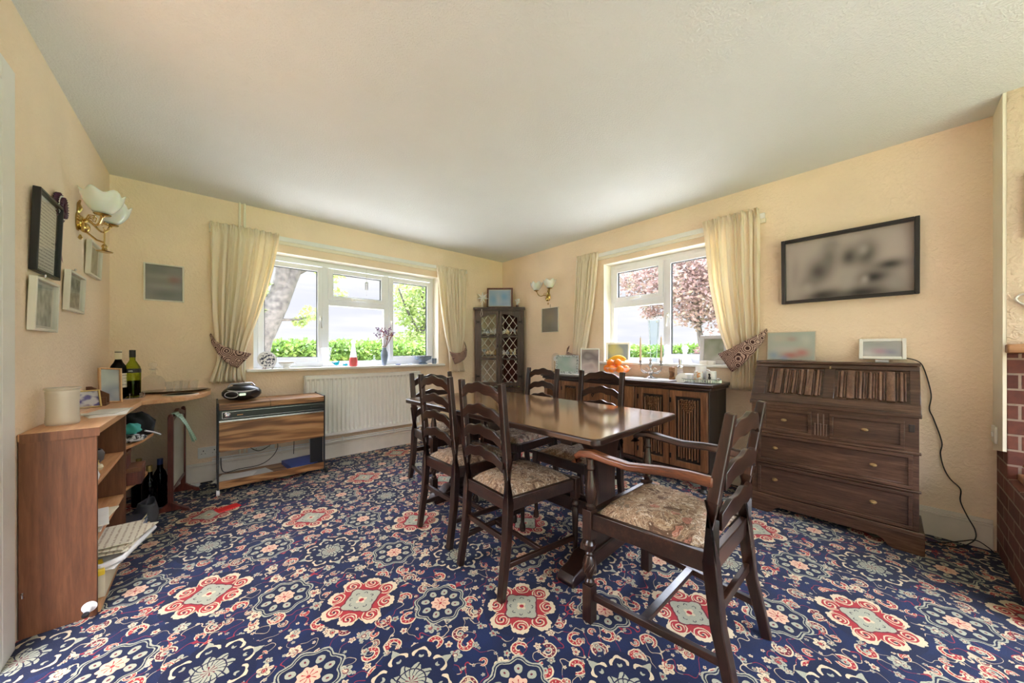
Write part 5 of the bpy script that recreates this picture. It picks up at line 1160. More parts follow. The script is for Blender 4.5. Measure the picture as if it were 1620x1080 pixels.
# things inside the bookcase
M['pot_grey'] = plain('dark_grey_pottery', C(82, 80, 82), .4, 0, .1)
lathe_thing('pottery_bowl', 'dark grey pottery bowl on the upper bookcase shelf', 'bowl', (-.44, 2.60, .556), [(0, .0), (.035, 0), (.052, .02), (.055, .05), (.046, .07), (.042, .07), (.050, .05), (0, .01)], 'pot_grey')
t = thing('cork_jar', 'little cream lidded jar in front of the grey bowl', 'jar', (-.392, 2.47, .556)); MB().lathe([(0, 0), (.018, 0), (.023, .012), (.018, .026), (0, .027)], (0, 0, 0), 18).build('body', 'cream_paper', t); MB().lathe([(.012, .027), (.008, .034), (.010, .044), (.0, .046)], (0, 0, 0), 14).build('lid', 'gold_frame', t)
t = thing('white_jug', 'small white jug just inside the bookcase end panel', 'jug', (-.372, 2.29, .556)); MB().lathe([(0, 0), (.016, 0), (.020, .02), (.012, .045), (.015, .058), (.012, .056), (.0, .01)], (0, 0, 0), 18).build('body', 'china', t); MB().tube([(0, -.018, .045), (0, -.033, .035), (0, -.02, .015)], .003).build('handle', 'china', t)
k = 0
for (x, y, z, w_, l_, a, m_, lab) in ((-.43, 2.45, .3215, .14, .30, .05, 'paper', 'lowest paper on the middle bookcase shelf'), (-.425, 2.46, .330, .15, .27, -.1, 'cream_paper', 'cream folder second in the pile on the middle shelf'), (-.42, 2.44, .3385, .14, .25, .15, 'paper', 'white envelope on top of the middle shelf pile'),
    (-.42, 2.50, .036, .16, .40, .0, 'cream_paper', 'flat cream box on the lowest bookcase shelf')):
    h = .006 if z > .1 else .10; b = MB(); b.box((0, 0, h / 2), (w_, l_, h)); b.v = [tuple(RZ(a) @ Vector(p)) for p in b.v]; o = b.build('paper_pile' if h < .05 else 'storage_box', m_, bevel=.001); o.location = (x, y, z); tag(o, lab, 'paper' if h < .05 else 'box')
# document tray poking out
t = thing('document_tray', 'white plastic tray of handwritten papers sticking out of the bookcase', 'tray', (-.36, 2.52, .145), -.25)
MB().bb(-.12, .10, -.20, .20, 0, .004).build('tray_base', 'china', t); b = MB(); b.tube([(-.12, -.2, .02), (.06, -.20, .02), (.105, -.15, .02), (.105, .15, .02), (.06, .2, .02), (-.12, .20, .02)], .012, 8); b.build('tray_rim', 'china', t)
_m = Mat('handwritten_paper'); v_ = _m.coord(); x_, y_, z_ = _m.xyz(v_); n_ = _m.noise(v_, 70, 3, .7); k_ = (((x_ * 1.0) * 260 + n_ * 4).sin() > .55) * (n_ > .44); _m.base(_m.mix(k_ * .55, C(230, 222, 200), C(150, 116, 84))); _m.set(Roughness=.85); M['scrawl'] = _m.m
for k, (z, a, dx, lab) in enumerate(((.037, .05, .01, 'lower cream sheet of handwriting in the white tray'), (.046, -.12, .02, 'middle cream sheet of handwriting in the white tray'), (.055, .2, .0, 'topmost cream sheet of handwriting in the white tray'), )):
    b = MB(); b.box((0, 0, 0), (.19, .27, .004)); b.v = [tuple(RZ(-.25 + a) @ Vector(p)) for p in b.v]; o = b.build('written_sheet', 'scrawl'); o.location = (-.36 + dx, 2.52 + .02 * k, .145 + z); tag(o, lab, 'paper', 'sheets in the white tray')
M['yellow'] = plain('yellow_packet', C(236, 204, 50), .4); o = MB().box((0, 0, .012), (.07, .13, .024)).build('yellow_packet', 'yellow', bevel=.003); o.location = (-.385, 2.34, .138); o.rotation_euler = (0, 0, .2); tag(o, 'yellow packet below the white paper tray', 'packet')
MB().tube([(-.02, -.03, .0245), (.0, -.04, .0245), (.015, -.025, .0245), (.0, -.01, .0245), (-.015, .0, .0245), (.0, .015, .0245), (.018, .01, .0245)], .002, 5).build('black_mark', 'black_frame', o)
# corner clutter
def cloth_lump(name, label, cat, c, r, mat, seed, sz=(1, 1, .6), z0=0):
    rr = random.Random(seed); ph = [rr.uniform(0, 6) for _ in range(6)]; b = MB(); b.ball((0, 0, 0), 1, 28)
    vs = []
    for p in b.v:
        q = Vector(p).normalized() if Vector(p).length > 0 else Vector((0, 0, 1)); k_ = 1 + .16 * math.sin(q.x * 5 + ph[0]) * math.cos(q.y * 6 + ph[1]) + .09 * math.sin(q.z * 11 + q.x * 7 + ph[2]) + .05 * math.sin(q.y * 17 + ph[3]); q = Vector((q.x * sz[0], q.y * sz[1], max(q.z * sz[2], -sz[2] * .6))) * r * k_; vs.append(tuple(q))
    b.v = vs; zmin = min(v[2] for v in vs); b.v = [(x, y, z - zmin) for x, y, z in vs]; o = b.build(name, mat, ang=70); o.location = c; tag(o, label, cat)
M['turq'] = plain('turquoise_cloth', C(64, 158, 148), .85, 0, .12, 20); M['black_cloth'] = plain('black_cloth', C(22, 24, 28), .9, 0, .2)
_m = Mat('monochrome_print_cloth'); v_ = _m.coord(); n_ = _m.noise(v_, 48, 2, .6, 1.2); _m.base(_m.ramp(n_, [(.46, C(24, 24, 28)), (.52, C(214, 212, 216))])); _m.set(Roughness=.85); M['mono'] = _m.m
cloth_lump('folded_cloth', 'crumpled black and white patterned cloth on the corner shelf', 'cloth', (-.335, 2.975, .5765), .058, 'mono', 5, (.9, 1, .42))
cloth_lump('wool_hat', 'turquoise knitted hat lying beside the black bag under the worktop', 'hat', (-.345, 2.965, .625), .050, 'turq', 6, (.9, 1, .7))
cloth_lump('black_bag', 'black soft bag stuffed on the corner shelf under the worktop', 'bag', (-.345, 3.16, .5765), .088, 'black_cloth', 8, (1.0, 1.0, .95))
b = MB(); b.tube([(0, 0, 0), (.03, .04, -.02), (.06, .07, -.045)], .005, 8); o = b.build('umbrella_handle', 'grey_plastic'); o.location = (-.29, 3.03, .625); tag(o, 'grey rod handle sticking out beside the black bag', 'handle')
for k, (x, y, z, sx_, sy_, sz_, lab) in enumerate(((-.355, 2.96, .3465, .13, .16, .095, 'lower reddish wooden box stacked under the corner shelf'), (-.395, 2.94, .4420, .10, .13, .095, 'upper reddish wooden box stacked under the corner shelf'))):
    t = thing('wooden_box', lab, 'box', (x, y, z), 0, 'wooden boxes under the corner shelf'); MB().bb(-sx_ / 2, sx_ / 2, -sy_ / 2, sy_ / 2, 0, sz_ * .75).build('box_body', 'mahogany', t, bevel=.002); MB().bb(-sx_ / 2 - .002, sx_ / 2 + .002, -sy_ / 2 - .002, sy_ / 2 + .002, sz_ * .76, sz_).build('lid', 'ply', t, bevel=.002)
wb_prof = [(0, .004), (.034, 0), (.038, .006), (.038, .21), (.030, .24), (.016, .27), (.0145, .335), (0, .335)]
M['foil_gold'] = plain('gold_foil', C(176, 150, 92), .35, .7); M['foil_blue'] = plain('blue_foil', C(48, 66, 120), .4, .3)
for x, y, m_, lab in ((-.300, 3.34, 'foil_gold', 'wine bottle with gold capsule standing on the floor under the worktop'), (-.262, 3.50, 'foil_blue', 'wine bottle with blue capsule nearest the firescreen under the worktop'), (-.375, 3.60, 'foil_gold', 'wine bottle with gold capsule at the back under the worktop')):
    bottle('stored_wine_bottle', lab, (x, y, 0), wb_prof, 'dark_glass', [('capsule', [(.0152, .275), (.0158, .338), (0, .339)], m_)])
books = [(-.355, 3.06, 0, .035, C(226, 208, 166), 'thick cream book, lowest in the floor stack by the bookcase', .25, .17), (-.36, 3.05, .035, .02, C(70, 92, 136), 'blue book, second in the floor stack by the bookcase', .22, .15), (-.365, 3.06, .055, .018, C(120, 146, 186), 'pale blue book, third in the floor stack', .21, .15), (-.37, 3.05, .073, .02, C(58, 60, 74), 'dark grey book topmost in the floor stack', .20, .14)]
for k, (x, y, z, h, col, lab, l_, w_) in enumerate(books):
    t = thing('stacked_book', lab, 'book', (x, y, z), .15 - .1 * k, 'books stacked on the floor'); M['bk%d' % k] = plain('book_cover_%d' % k, col, .6)
    MB().bb(-w_ / 2 + .003, w_ / 2 - .003, -l_ / 2 + .003, l_ / 2 - .003, .002, h - .0025).build('pages', 'cream_paper', t); MB().bb(-w_ / 2, w_ / 2, -l_ / 2, l_ / 2, 0, .002).bb(-w_ / 2, w_ / 2, -l_ / 2, l_ / 2, h - .0025, h - .0005).bb(-w_ / 2 - .001, -w_ / 2 + .002, -l_ / 2, l_ / 2, 0.001, h - .001).build('cover', 'bk%d' % k, t)
t = thing('grey_bag', 'grey open bag slumped on the floor beside the stacked books', 'bag', (-.30, 3.20, 0)); M['greyc'] = plain('grey_fabric', C(78, 78, 84), .8, 0, .12)
b = MB(); b.grid(lambda u, v: ((.045 + .01 * math.sin(v * 4)) * math.cos(u * 2 * PI), (.07 + .01 * math.sin(u * 9)) * math.sin(u * 2 * PI), .14 * v + .008 * math.sin(u * 12) * v), 24, 8); b.build('bag_body', 'greyc', t, solid=.003, ang=80); MB().tube([(0, -.05, .13), (.01, -.03, .17), (.01, .03, .17), (0, .05, .13)], .004).build('handle', 'greyc', t)
# door stop on the end panel
t = thing('door_stop', 'white cylindrical door stop fixed low on the bookcase end panel', 'door stop', (-.372, 2.232, .045)); MB().lathe([(.020, 0), (.022, .003), (.014, .006), (.010, .010), (.0095, .055)], (0, 0, 0), 20, RX(PI / 2)).build('stem', 'china', t); MB().lathe([(.010, .055), (.0105, .066), (.0, .068)], (0, 0, 0), 20, RX(PI / 2)).build('rubber_tip', 'rubber', t)
MB().tube([(0, 0, 0), (0, -.012, .004), (0, -.014, .016), (0, -.006, .02)], .003).build('latch_hook', 'steel', origin=None).location = (XL + .016, 2.232, .16); tag([o for o in COL.objects if o.name == 'latch_hook'][0], 'tiny metal hook at the wall edge of the bookcase end panel', 'hook')
# firescreen with tea towel
A_, B_ = Vector((-.195, 3.285, 0)), Vector((-.150, 3.70, 0)); ang_ = math.atan2((B_ - A_).y, (B_ - A_).x); Ls = (B_ - A_).length
t = thing('fire_screen', 'mahogany framed firescreen standing edge-on under the worktop', 'firescreen', tuple(A_), ang_)
M['screen_cloth'] = plain('pale_screen_panel', C(206, 204, 190), .6, 0, .04)
for x in (0, Ls):
    MB().bb(x - .012, x + .012, -.014, .014, .05, .66).ball((x, 0, .665), .013, 10).build('post', 'mahogany', t, bevel=.002)
    MB().prism([(-.10, 0), (-.075, 0), (-.05, .018), (.05, .018), (.075, 0), (.10, 0), (.09, .02), (.04, .05), (.014, .075), (-.014, .075), (-.04, .05), (-.09, .02)], x - .012, x + .012, 'X').build('scroll_foot', 'mahogany', t, bevel=.003)
b = MB(); b.bar([(0, 0, .63), (Ls / 2, 0, .675), (Ls, 0, .63)], .022, .03); b.bar([(0, 0, .15), (Ls, 0, .15)], .018, .025); b.build('rail', 'mahogany', t, bevel=.003)
MB().bb(.012, Ls - .012, -.004, .004, .16, .63).build('screen_panel', 'screen_cloth', t)
_m = Mat('green_check_towel'); v_ = _m.coord(); x_, y_, z_ = _m.xyz(v_); k_ = (((y_ + x_ * .2) * 70).fract() < .12).mx(((z_) * 70).fract() < .12); _m.base(_m.mix(k_ * .8, C(140, 176, 152), C(224, 230, 220))); _m.set(Roughness=.9); M['towel'] = _m.m
t2 = Vector((-.186, 3.36, 0))
def tw(u, v):
    y = t2.y - .05 + .11 * v; x0 = -.183 + .11 * (y - 3.36); s_ = u
    if s_ < .42: return (x0 - .020 - .006 * math.sin(v * 9), y, .66 - (.42 - s_) / .42 * .14)
    if s_ < .5: a = (s_ - .42) / .08 * PI; return (x0 - .020 * math.cos(a), y, .66 + .018 * math.sin(a) + .0)
    k = (s_ - .5) / .5; return (x0 + .020 + .085 * k ** .7 + .010 * math.sin(v * 11 + k * 2) * k, y + .02 * k, .66 - k * .20 - (.006 * math.sin(v * 40) if k > .98 else 0))
b = MB(); b.grid(tw, 40, 20); o = b.build('tea_towel', 'towel', ang=80); mm = o.modifiers.new('solid', 'SOLIDIFY'); mm.thickness = .002; tag(o, 'green checked tea towel draped over the firescreen', 'tea towel')

# ================================================================ ON AND AROUND THE TROLLEY
t = thing('portable_radio', 'rounded black portable CD radio with silver trim on the trolley', 'radio', (.205, 3.595, .70), .06)
b = MB(); b.ball((0, 0, .048), 1, 32, (.132, .10, .052)); b.v = [(x, y, max(z, .004)) for x, y, z in b.v]; b.build('casing', 'black_plastic', t, ang=60)
for s in (-1,): 
    b = MB(); pts = [(-.075 + .040 * math.cos(a), -.0, .045 + .020 * math.sin(a)) for a in [2 * PI * k / 20 for k in range(21)]]
    def surf(x, z, off=.001): 
        q = 1 - (x / .132) ** 2 - ((z - .048) / .052) ** 2; return (x, -.10 * math.sqrt(max(q, .02)) - off, z)
    b.tube([surf(p[0], p[2]) for p in pts], .003, 6); b.build('speaker_ring', 'grey_plastic', t)
    b = MB(); 
    b.tube([surf(.075 + .035 * math.cos(a), .045 + .018 * math.sin(a)) for a in [2 * PI * k / 20 for k in range(21)]], .002, 6); b.build('speaker_ring', 'dark_enamel', t)
b = MB(); b.tube([surf(-.10 + .2 * k / 16, .072 - .010 * math.sin(k / 16 * PI), .0015) for k in range(17)], [.002 + .003 * math.sin(k / 16 * PI) for k in range(17)], 6); b.build('silver_trim', 'grey_plastic', t)
b = MB(); b.bb(-.03, .012, -.104, -.099, .038, .052); b.build('display', 'steel', t)
MB().lathe([(.06, .0), (.058, .006), (.0, .010)], (0, .01, .094), 28, None, (1, .8)).build('disc_lid', 'black_plastic', t); MB().tube([(-.09, .02, .085), (-.07, .03, .106), (.07, .03, .106), (.09, .02, .085)], .005, 8).build('carry_handle', 'grey_plastic', t)
radio_ = [o for o in COL.objects if o.name == 'portable_radio'][0]; radio_.scale = (1, 1, 1.3)
M['bluebook'] = plain('blue_folder', C(58, 78, 142), .45); t = thing('blue_folder', 'thick blue folder lying on the trolley bottom tray', 'folder', (.645, 3.58, .0745), .12)
MB().bb(-.13, .12, -.13, .15, 0, .004).bb(-.13, .12, -.13, .15, .031, .035).bb(-.134, -.130, -.13, .15, 0, .035).build('cover', 'bluebook', t, bevel=.001); MB().bb(-.128, .115, -.126, .146, .0045, .0305).build('pages', 'bluebook', t)
for k, (x, y, a, m_, lab) in enumerate(((.24, 3.59, .0, 'paper', 'white paper sheet at the bottom of the trolley tray pile'), (.28, 3.56, .25, 'grey_mount', 'grey-white sheet lying askew in the trolley tray'), (.16, 3.57, -.35, 'paper', 'topmost white sheet at the left of the trolley tray'))):
    b = MB(); b.box((0, 0, .0015), (.24, .20, .003)); b.v = [tuple(RZ(a) @ Vector(p)) for p in b.v]; o = b.build('tray_paper', m_); o.location = (x, y, .0745 + .0032 * k); tag(o, lab, 'paper', 'papers in the trolley tray')
def cable(name, label, pts, r=.003, mat='rubber'):
    # smooth the path
    P_ = [Vector(p) for p in pts]; out = []
    for i in range(len(P_) - 1):
        p0, p1, p2, p3 = P_[max(i - 1, 0)], P_[i], P_[i + 1], P_[min(i + 2, len(P_) - 1)]
        for k in range(6):
            s = k / 6; out.append(.5 * ((2 * p1) + (p2 - p0) * s + (2 * p0 - 5 * p1 + 4 * p2 - p3) * s * s + (3 * p1 - p0 - 3 * p2 + p3) * s ** 3))
    out.append(P_[-1]); o = MB().tube(out, r, 6).build(name, mat); return tag(o, label, 'cable')
cable('power_cable', 'black cable looping across the open bottom of the trolley', [(.075, 3.80, .20), (.09, 3.72, .10), (.20, 3.76, .09), (.34, 3.74, .10), (.42, 3.70, .16), (.46, 3.68, .24), (.45, 3.66, .33)])
cable('mains_cable', 'thin black cable hanging from the trolley underside to the left', [(.23, 3.70, .335), (.26, 3.78, .27), (.33, 3.80, .21), (.40, 3.81, .23), (.43, 3.80, .26)])
cable('mains_cable', 'thin black cable hanging straight down at the right of the trolley', [(.60, 3.79, .34), (.605, 3.80, .25), (.60, 3.79, .13)])
def socket(label, ax, c, w_=.146, h_=.086, gang=2):
    t = thing('wall_socket', label, 'socket', c)
    if ax == 'Y':
        MB().bb(-w_ / 2, w_ / 2, -.010, 0, -h_ / 2, h_ / 2).build('face_plate', 'white', t, bevel=.003)
        for s in ((-1, 1) if gang == 2 else (0,)):
            cx_ = s * w_ / 4
            b = MB(); b.bb(cx_ - .003, cx_ + .003, -.011, -.009, .010, .020); b.bb(cx_ - .014, cx_ - .008, -.011, -.009, -.010, -.006); b.bb(cx_ + .008, cx_ + .014, -.011, -.009, -.010, -.006); b.build('pin_hole', 'rubber', t)
            MB().bb(cx_ + .018, cx_ + .028, -.014, -.009, .012, .028).build('switch', 'china', t, bevel=.001)
    return t
socket('white double wall socket between the firescreen and the trolley', 'Y', (.0, YB - .0005, .252), .14, .09)
socket('white double wall socket seen through the open base of the trolley', 'Y', (.36, YB - .0005, .225), .20, .06)
t = thing('fused_switch', 'white switch plate low on the cream strip by the brick hearth', 'switch', (3.175, CB + .0125, .66)); MB().bb(-.045, .045, 0, .010, -.045, .045).build('face_plate', 'white', t, bevel=.003); MB().bb(-.01, .01, .010, .015, -.012, .012).build('rocker', 'china', t, bevel=.001)
M['redp'] = plain('red_plastic', C(206, 34, 38), .4); o = MB().box((0, 0, .004), (.13, .075, .008)).build('red_booklet', 'redp', bevel=.002); o.location = (.10, 3.12, 0); o.rotation_euler = (0, 0, .35); tag(o, 'small red packet lying flat on the carpet in front of the trolley', 'packet')
o = MB().box((0, 0, .012), (.06, .03, .024)).build('cable_adapter', 'white', bevel=.004); o.location = (-.085, 3.80, 0); o.rotation_euler = (0, 0, -.2); tag(o, 'little white adapter on the carpet against the skirting', 'adapter')
cable('floor_cable', 'bunch of black cable on the carpet behind the firescreen', [(-.20, 3.75, .01), (-.12, 3.80, .012), (-.15, 3.83, .02), (-.10, 3.84, .01), (-.05, 3.82, .012), (.02, 3.83, .01)], .005)

# ================================================================ WINDOW SILL OVER THE RADIATOR (top z .943)
SZ = .943
_m = Mat('blue_dabbed_plate'); v_ = _m.coord(); n_ = _m.noise(v_, 60, 2, .5); x_, y_, z_ = _m.xyz(v_); r_ = (x_ * x_ + z_ * z_).sqrt(); _m.base(_m.mix((n_ > .52) * (r_ < .062), C(240, 240, 244), C(70, 74, 104))); _m.set(Roughness=.2); M['plate'] = _m.m
t = thing('display_plate', 'white plate with dark blue dabs on a stand at the left end of the sill', 'plate', (.405, 3.885, SZ + .083), .25); T_ = RX(PI / 2 - .2)
MB().lathe([(0, .006), (.045, .004), (.078, .0), (.080, .002), (.046, .008), (0, .010)], (0, 0, 0), 36, T_).build('plate_disc', 'plate', t); b = MB(); b.tube([(-.03, -.045, -.082), (-.03, .0, -.075), (-.02, .02, -.0)], .003, 6); b.tube([(.03, -.045, -.082), (.03, .0, -.075), (.02, .02, -.0)], .003, 6); b.tube([(-.03, .03, -.082), (.03, .03, -.082)], .003, 6); b.tube([(-.03, -.045, -.082), (-.03, -.05, -.065)], .003, 6); b.tube([(.03, -.045, -.082), (.03, -.05, -.065)], .003, 6); b.build('plate_stand', 'mahogany', t)
t = thing('sauce_boat', 'white china sauce boat with patterned rim next to the plate', 'sauce boat', (.555, 3.88, SZ)); MB().lathe([(0, .003), (.024, 0), (.026, .006), (.018, .012), (.040, .035), (.046, .055), (.043, .055), (.034, .034), (0, .016)], (0, 0, 0), 24, None, (1.35, .85)).build('bowl', 'china', t); MB().tube([(.055, 0, .05), (.078, 0, .056), (.080, 0, .034), (.05, 0, .024)], .0035).build('handle', 'china', t); MB().lathe([(.046, .050), (.0468, .054), (.046, .056)], (0, 0, 0), 24, None, (1.35, .85)).build('patterned_rim', 'old_brass', t)
t = thing('glass_vase', 'tall flared clear cut glass vase below the window mullion', 'vase', (.905, 3.90, SZ)); pr = [(0, .01), (.028, 0), (.032, .006), (.030, .03), (.036, .09), (.050, .17), (.056, .198), (.053, .198), (.046, .165), (.028, .03), (0, .025)]; MB().lathe(pr, (0, 0, 0), 14).build('body', 'crystal', t, ang=10); MB().lathe([(.053, .196), (.0562, .200), (.053, .201)], (0, 0, 0), 24).build('rim', 'clear', t)
t = thing('glass_bird', 'small blue glass bird on the sill beside the flared vase', 'ornament', (1.01, 3.93, SZ)); MB().ball((0, 0, .03), .018, 12, (1.4, .9, 1)).ball((.022, 0, .05), .010, 10).build('body', 'blue_glass', t); MB().tube([(-.02, 0, .03), (-.045, 0, .05)], [.008, .003]).build('tail', 'blue_glass', t)
t = thing('glass_fish', 'small turquoise glass fish next to the red and white bottle', 'ornament', (1.085, 3.86, SZ)); MB().ball((0, 0, .018), .014, 12, (1.3, .7, 1)).build('body', 'blue_glass', t); MB().prism([(-.03, .005), (-.012, .018), (-.03, .034)], -.003, .003, 'Y').build('tail', 'blue_glass', t)
M['coral'] = plain('coral_red_glass', C(226, 96, 96), .25); M['milk'] = frosted('milky_glass', C(244, 242, 246), .35)
t = thing('coral_bottle', 'tapering bottle, coral red below and clear white above, mid sill', 'bottle', (1.163, 3.875, SZ)); MB().lathe([(0, 0), (.038, 0), (.041, .01), (.043, .06), (.036, .095), (0, .095)], (0, 0, 0), 24).build('red_base', 'coral', t); MB().lathe([(.036, .095), (.026, .16), (.017, .215), (.016, .235), (0, .235)], (0, 0, 0), 24).build('upper_bottle', 'milk', t); MB().ball((0, 0, .262), .026, 16, (1, 1, 1)).build('stopper', 'milk', t)
t = thing('scent_bottle', 'little clear glass bottle left of the dried flower vase', 'bottle', (1.40, 3.92, SZ)); MB().lathe([(0, 0), (.026, 0), (.028, .02), (.024, .06), (.010, .075), (.010, .09), (0, .09)], (0, 0, 0), 20).build('body', 'crystal', t); MB().ball((0, 0, .105), .014, 12).build('stopper', 'crystal', t)
M['blueware'] = plain('slate_blue_pottery', C(128, 144, 166), .25, 0, .18, 12)
t = thing('flower_vase', 'slim blue-grey vase of dried purple flowers on the sill', 'vase', (1.50, 3.88, SZ)); MB().lathe([(0, 0), (.018, 0), (.022, .01), (.030, .05), (.040, .11), (.036, .15), (.022, .185), (.026, .205), (.022, .203), (.018, .18), (0, .05)], (0, 0, 0), 28).build('body', 'blueware', t); MB().lathe([(.0225, .198), (.0275, .206), (.022, .207)], (0, 0, 0), 28).build('rim', 'china', t)
M['stemm'] = plain('dried_stem', C(116, 72, 62), .8); M['petal'] = plain('dried_purple_petals', C(128, 98, 140), .8, 0, .25, 30); M['petal2'] = plain('dusky_pink_petals', C(150, 96, 96), .8, 0, .2)
rr = random.Random(3)
for k in range(16):
    a = rr.uniform(0, 6.28); sp = rr.uniform(.02, .10); h = .36 + rr.uniform(-.06, .09); tip = Vector((1.50 + sp * math.cos(a) * 1.2, 3.88 + sp * math.sin(a) * .6, SZ + h)); base = Vector((1.50 + .008 * math.cos(a), 3.88 + .008 * math.sin(a), SZ + .10)); midp = Vector((1.50 + .016 * math.cos(a), 3.88 + .012 * math.sin(a), SZ + .205))
    f = thing('dried_flower', 'dried purple flower stem standing in the slim blue-grey vase', 'flower', tuple(base), 0, 'dried flowers in the sill vase'); MB().tube([base, midp, (midp + tip) / 2 + Vector((.004, 0, 0)), tip], .0018, 5).build('stem', 'stemm', f, world=True)
    b = MB()
    for q in range(7): b.ball(tip + Vector((rr.gauss(0, .011), rr.gauss(0, .009), rr.gauss(-.004, .013))), .0065, 6)
    b.build('flower_head', 'petal' if k % 3 else 'petal2', f, world=True)
for x, lab in ((1.655, 'tiny dark blue dish on the sill, nearer the flower vase'), (1.80, 'tiny white and blue dish on the sill, nearer the footed bowl')):
    t = thing('trinket_dish', lab, 'dish', (x, 3.86, SZ), 0, 'tiny dishes on the sill'); MB().lathe([(0, 0), (.022, 0), (.034, .010), (.033, .012), (0, .006)], (0, 0, 0), 24).build('dish_body', 'bk1' if x < 1.7 else 'blueware', t); MB().lathe([(.033, .0095), (.035, .0115), (.033, .0125)], (0, 0, 0), 24).build('rim', 'foil_blue' if x < 1.7 else 'china', t)
t = thing('footed_bowl', 'large slate blue footed bowl near the right end of the sill', 'bowl', (1.985, 3.885, SZ)); MB().lathe([(0, 0), (.052, 0), (.054, .008), (.030, .026), (.060, .045), (.098, .062), (.104, .10), (.100, .10), (.094, .066), (0, .040)], (0, 0, 0), 36).build('body', 'blueware', t); MB().lathe([(.103, .094), (.1065, .099), (.103, .103)], (0, 0, 0), 36).build('rim', 'pot_grey', t)
t = thing('blue_mug', 'small blue and white mug at the right end of the sill', 'mug', (2.135, 3.875, SZ)); MB().lathe([(0, 0), (.026, 0), (.028, .07), (.026, .07), (.024, .006), (0, .006)], (0, 0, 0), 24).build('body', 'blueware', t); MB().tube([(.027, 0, .055), (.045, 0, .05), (.044, 0, .022), (.027, 0, .018)], .004).build('handle', 'china', t)
t = thing('sun_catcher', 'crystal suncatcher dangling on a thread in the wide window', 'suncatcher', (1.32, 3.93, 2.04)); MB().rod((0, 0, 0), (0, 0, -.31), .0008, n=5).build('thread', 'steel', t)
b = MB()
for k, (z, r) in enumerate(((-.10, .008), (-.13, .011), (-.16, .007), (-.31, .010))): b.lathe([(0, -r * 1.4), (r, 0), (0, r * 1.4)], (0, 0, z), 6)
b.build('crystal_drop', 'crystal', t, smooth=False); b = MB()
for k in range(5): a = 2 * PI * k / 5; b.rod((.014 * math.cos(a), .014 * math.sin(a), -.17), (.014 * math.cos(a), .014 * math.sin(a), -.25), .003, n=6)
b.lathe([(.018, 0), (.016, .006), (0, .010)], (0, 0, -.17), 12); b.build('chime_tube', 'steel', t)

# ================================================================ TOP OF THE CORNER CABINET
def onc(x, y, z): p = CM @ Vector((x, y, z)); return (p.x, p.y, p.z)
M['p_sky'] = blurpic('blurred_sky_blue_picture', None, bg=C(160, 182, 206), blobs=[(.07, .02, .06, .06, C(104, 152, 198), .9), (-.08, -.02, .05, .07, C(120, 166, 206), .9), (-.01, -.02, .03, .09, C(186, 190, 206), .7), (.05, -.09, .07, .03, C(140, 160, 196), .7)])
framed('standing_picture', 'mahogany framed sky-blue picture standing on the corner cabinet', 'picture frame', onc(.0, .10, 1.70 + .143), .36, .285, -3 * PI / 4, 'mahogany', M['p_sky'], .020, .02, tilt=-.10, mount='grey_mount', mw=.012)
t = thing('star_ornament', 'white wire star ornament at the left on top of the corner cabinet', 'ornament', onc(-.235, .055, 1.70 + .145), -PI / 4)
out = []
for k in range(14): r = .085 if k % 2 == 0 else .032; a = PI / 2 + k * PI / 7; out.append((r * math.cos(a), r * math.sin(a)))
b = MB()
for k in range(14): x0, z0 = out[k]; x1, z1 = out[(k + 1) % 14]; b._add([(0, -.014, 0), (x0, 0, z0), (x1, 0, z1), (0, .014, 0)], [(0, 1, 2), (3, 2, 1)])
b.build('star_body', 'china', t, smooth=False); MB().rod((0, 0, -.145), (0, 0, -.03), .004).lathe([(.025, 0), (.025, .004), (0, .006)], (0, 0, -.145), 16).build('stand', 'white_frame', t)
b = MB(); b.tube([(0, -.02, -.03), (-.01, -.045, -.12), (0, -.070, -.16), (.01, -.08, -.24), (-.01, -.08, -.28), (-.02, -.08, -.24), (0, -.07, -.16)], .002, 5); b.build('hanging_string', 'paper', t)
t = thing('posy_ornament', 'small pot of white dried sprays right of the sky-blue picture', 'ornament', onc(.245, .04, 1.70), 0); MB().lathe([(0, 0), (.018, 0), (.022, .03), (.014, .036), (0, .036)], (0, 0, 0), 16).build('pot', 'mahogany', t); b = MB(); rr = random.Random(5)
for k in range(14): a = rr.uniform(0, 6.28); s = rr.uniform(.01, .035); p = Vector((s * math.cos(a), s * math.sin(a), rr.uniform(.06, .12))); b.tube([(0, 0, .03), p], .0015, 5); b.ball(p, .009, 6)
b.build('spray', 'china', t)
t = thing('ceiling_hook', 'small white hook in the ceiling above the corner cabinet', 'hook', (3.03, 3.60, ZC)); MB().lathe([(0, 0), (.010, 0), (.008, -.006), (.0, -.006)], (0, 0, 0), 12).build('rose', 'white', t); MB().tube([(0, 0, 0), (0, 0, -.03), (.008, 0, -.038), (.014, 0, -.03)], .002, 6).build('hook_wire', 'white', t)

# ================================================================ ON THE SIDEBOARD (top z .85) AND THE SILL BEHIND (top z .99)
TB = .85
b = MB(); b.grid(lambda u, v: (2.93 + .25 * u + (.004 * math.sin(v * 160) if u < .01 else 0), 1.27 + 1.3 * v, .8512 + .0008 * math.sin(v * 50 + u * 9)), 8, 160); o = b.build('lace_runner', 'lace', ang=80); mm = o.modifiers.new('solid', 'SOLIDIFY'); mm.thickness = .0015; mm.offset = 1; tag(o, 'white lace runner along the sideboard top', 'table runner')
TB2 = .853
t = thing('anniversary_clock', 'gold anniversary clock under a glass dome at the far end of the sideboard', 'clock', (3.12, 2.70, TB)); MB().lathe([(0, 0), (.062, 0), (.062, .008), (.054, .014), (0, .016)], (0, 0, 0), 30).build('base', 'brass', t); MB().lathe([(.054, .014), (.054, .17), (.048, .20), (.030, .225), (0, .236)], (0, 0, 0), 30).build('dome', 'clear', t)
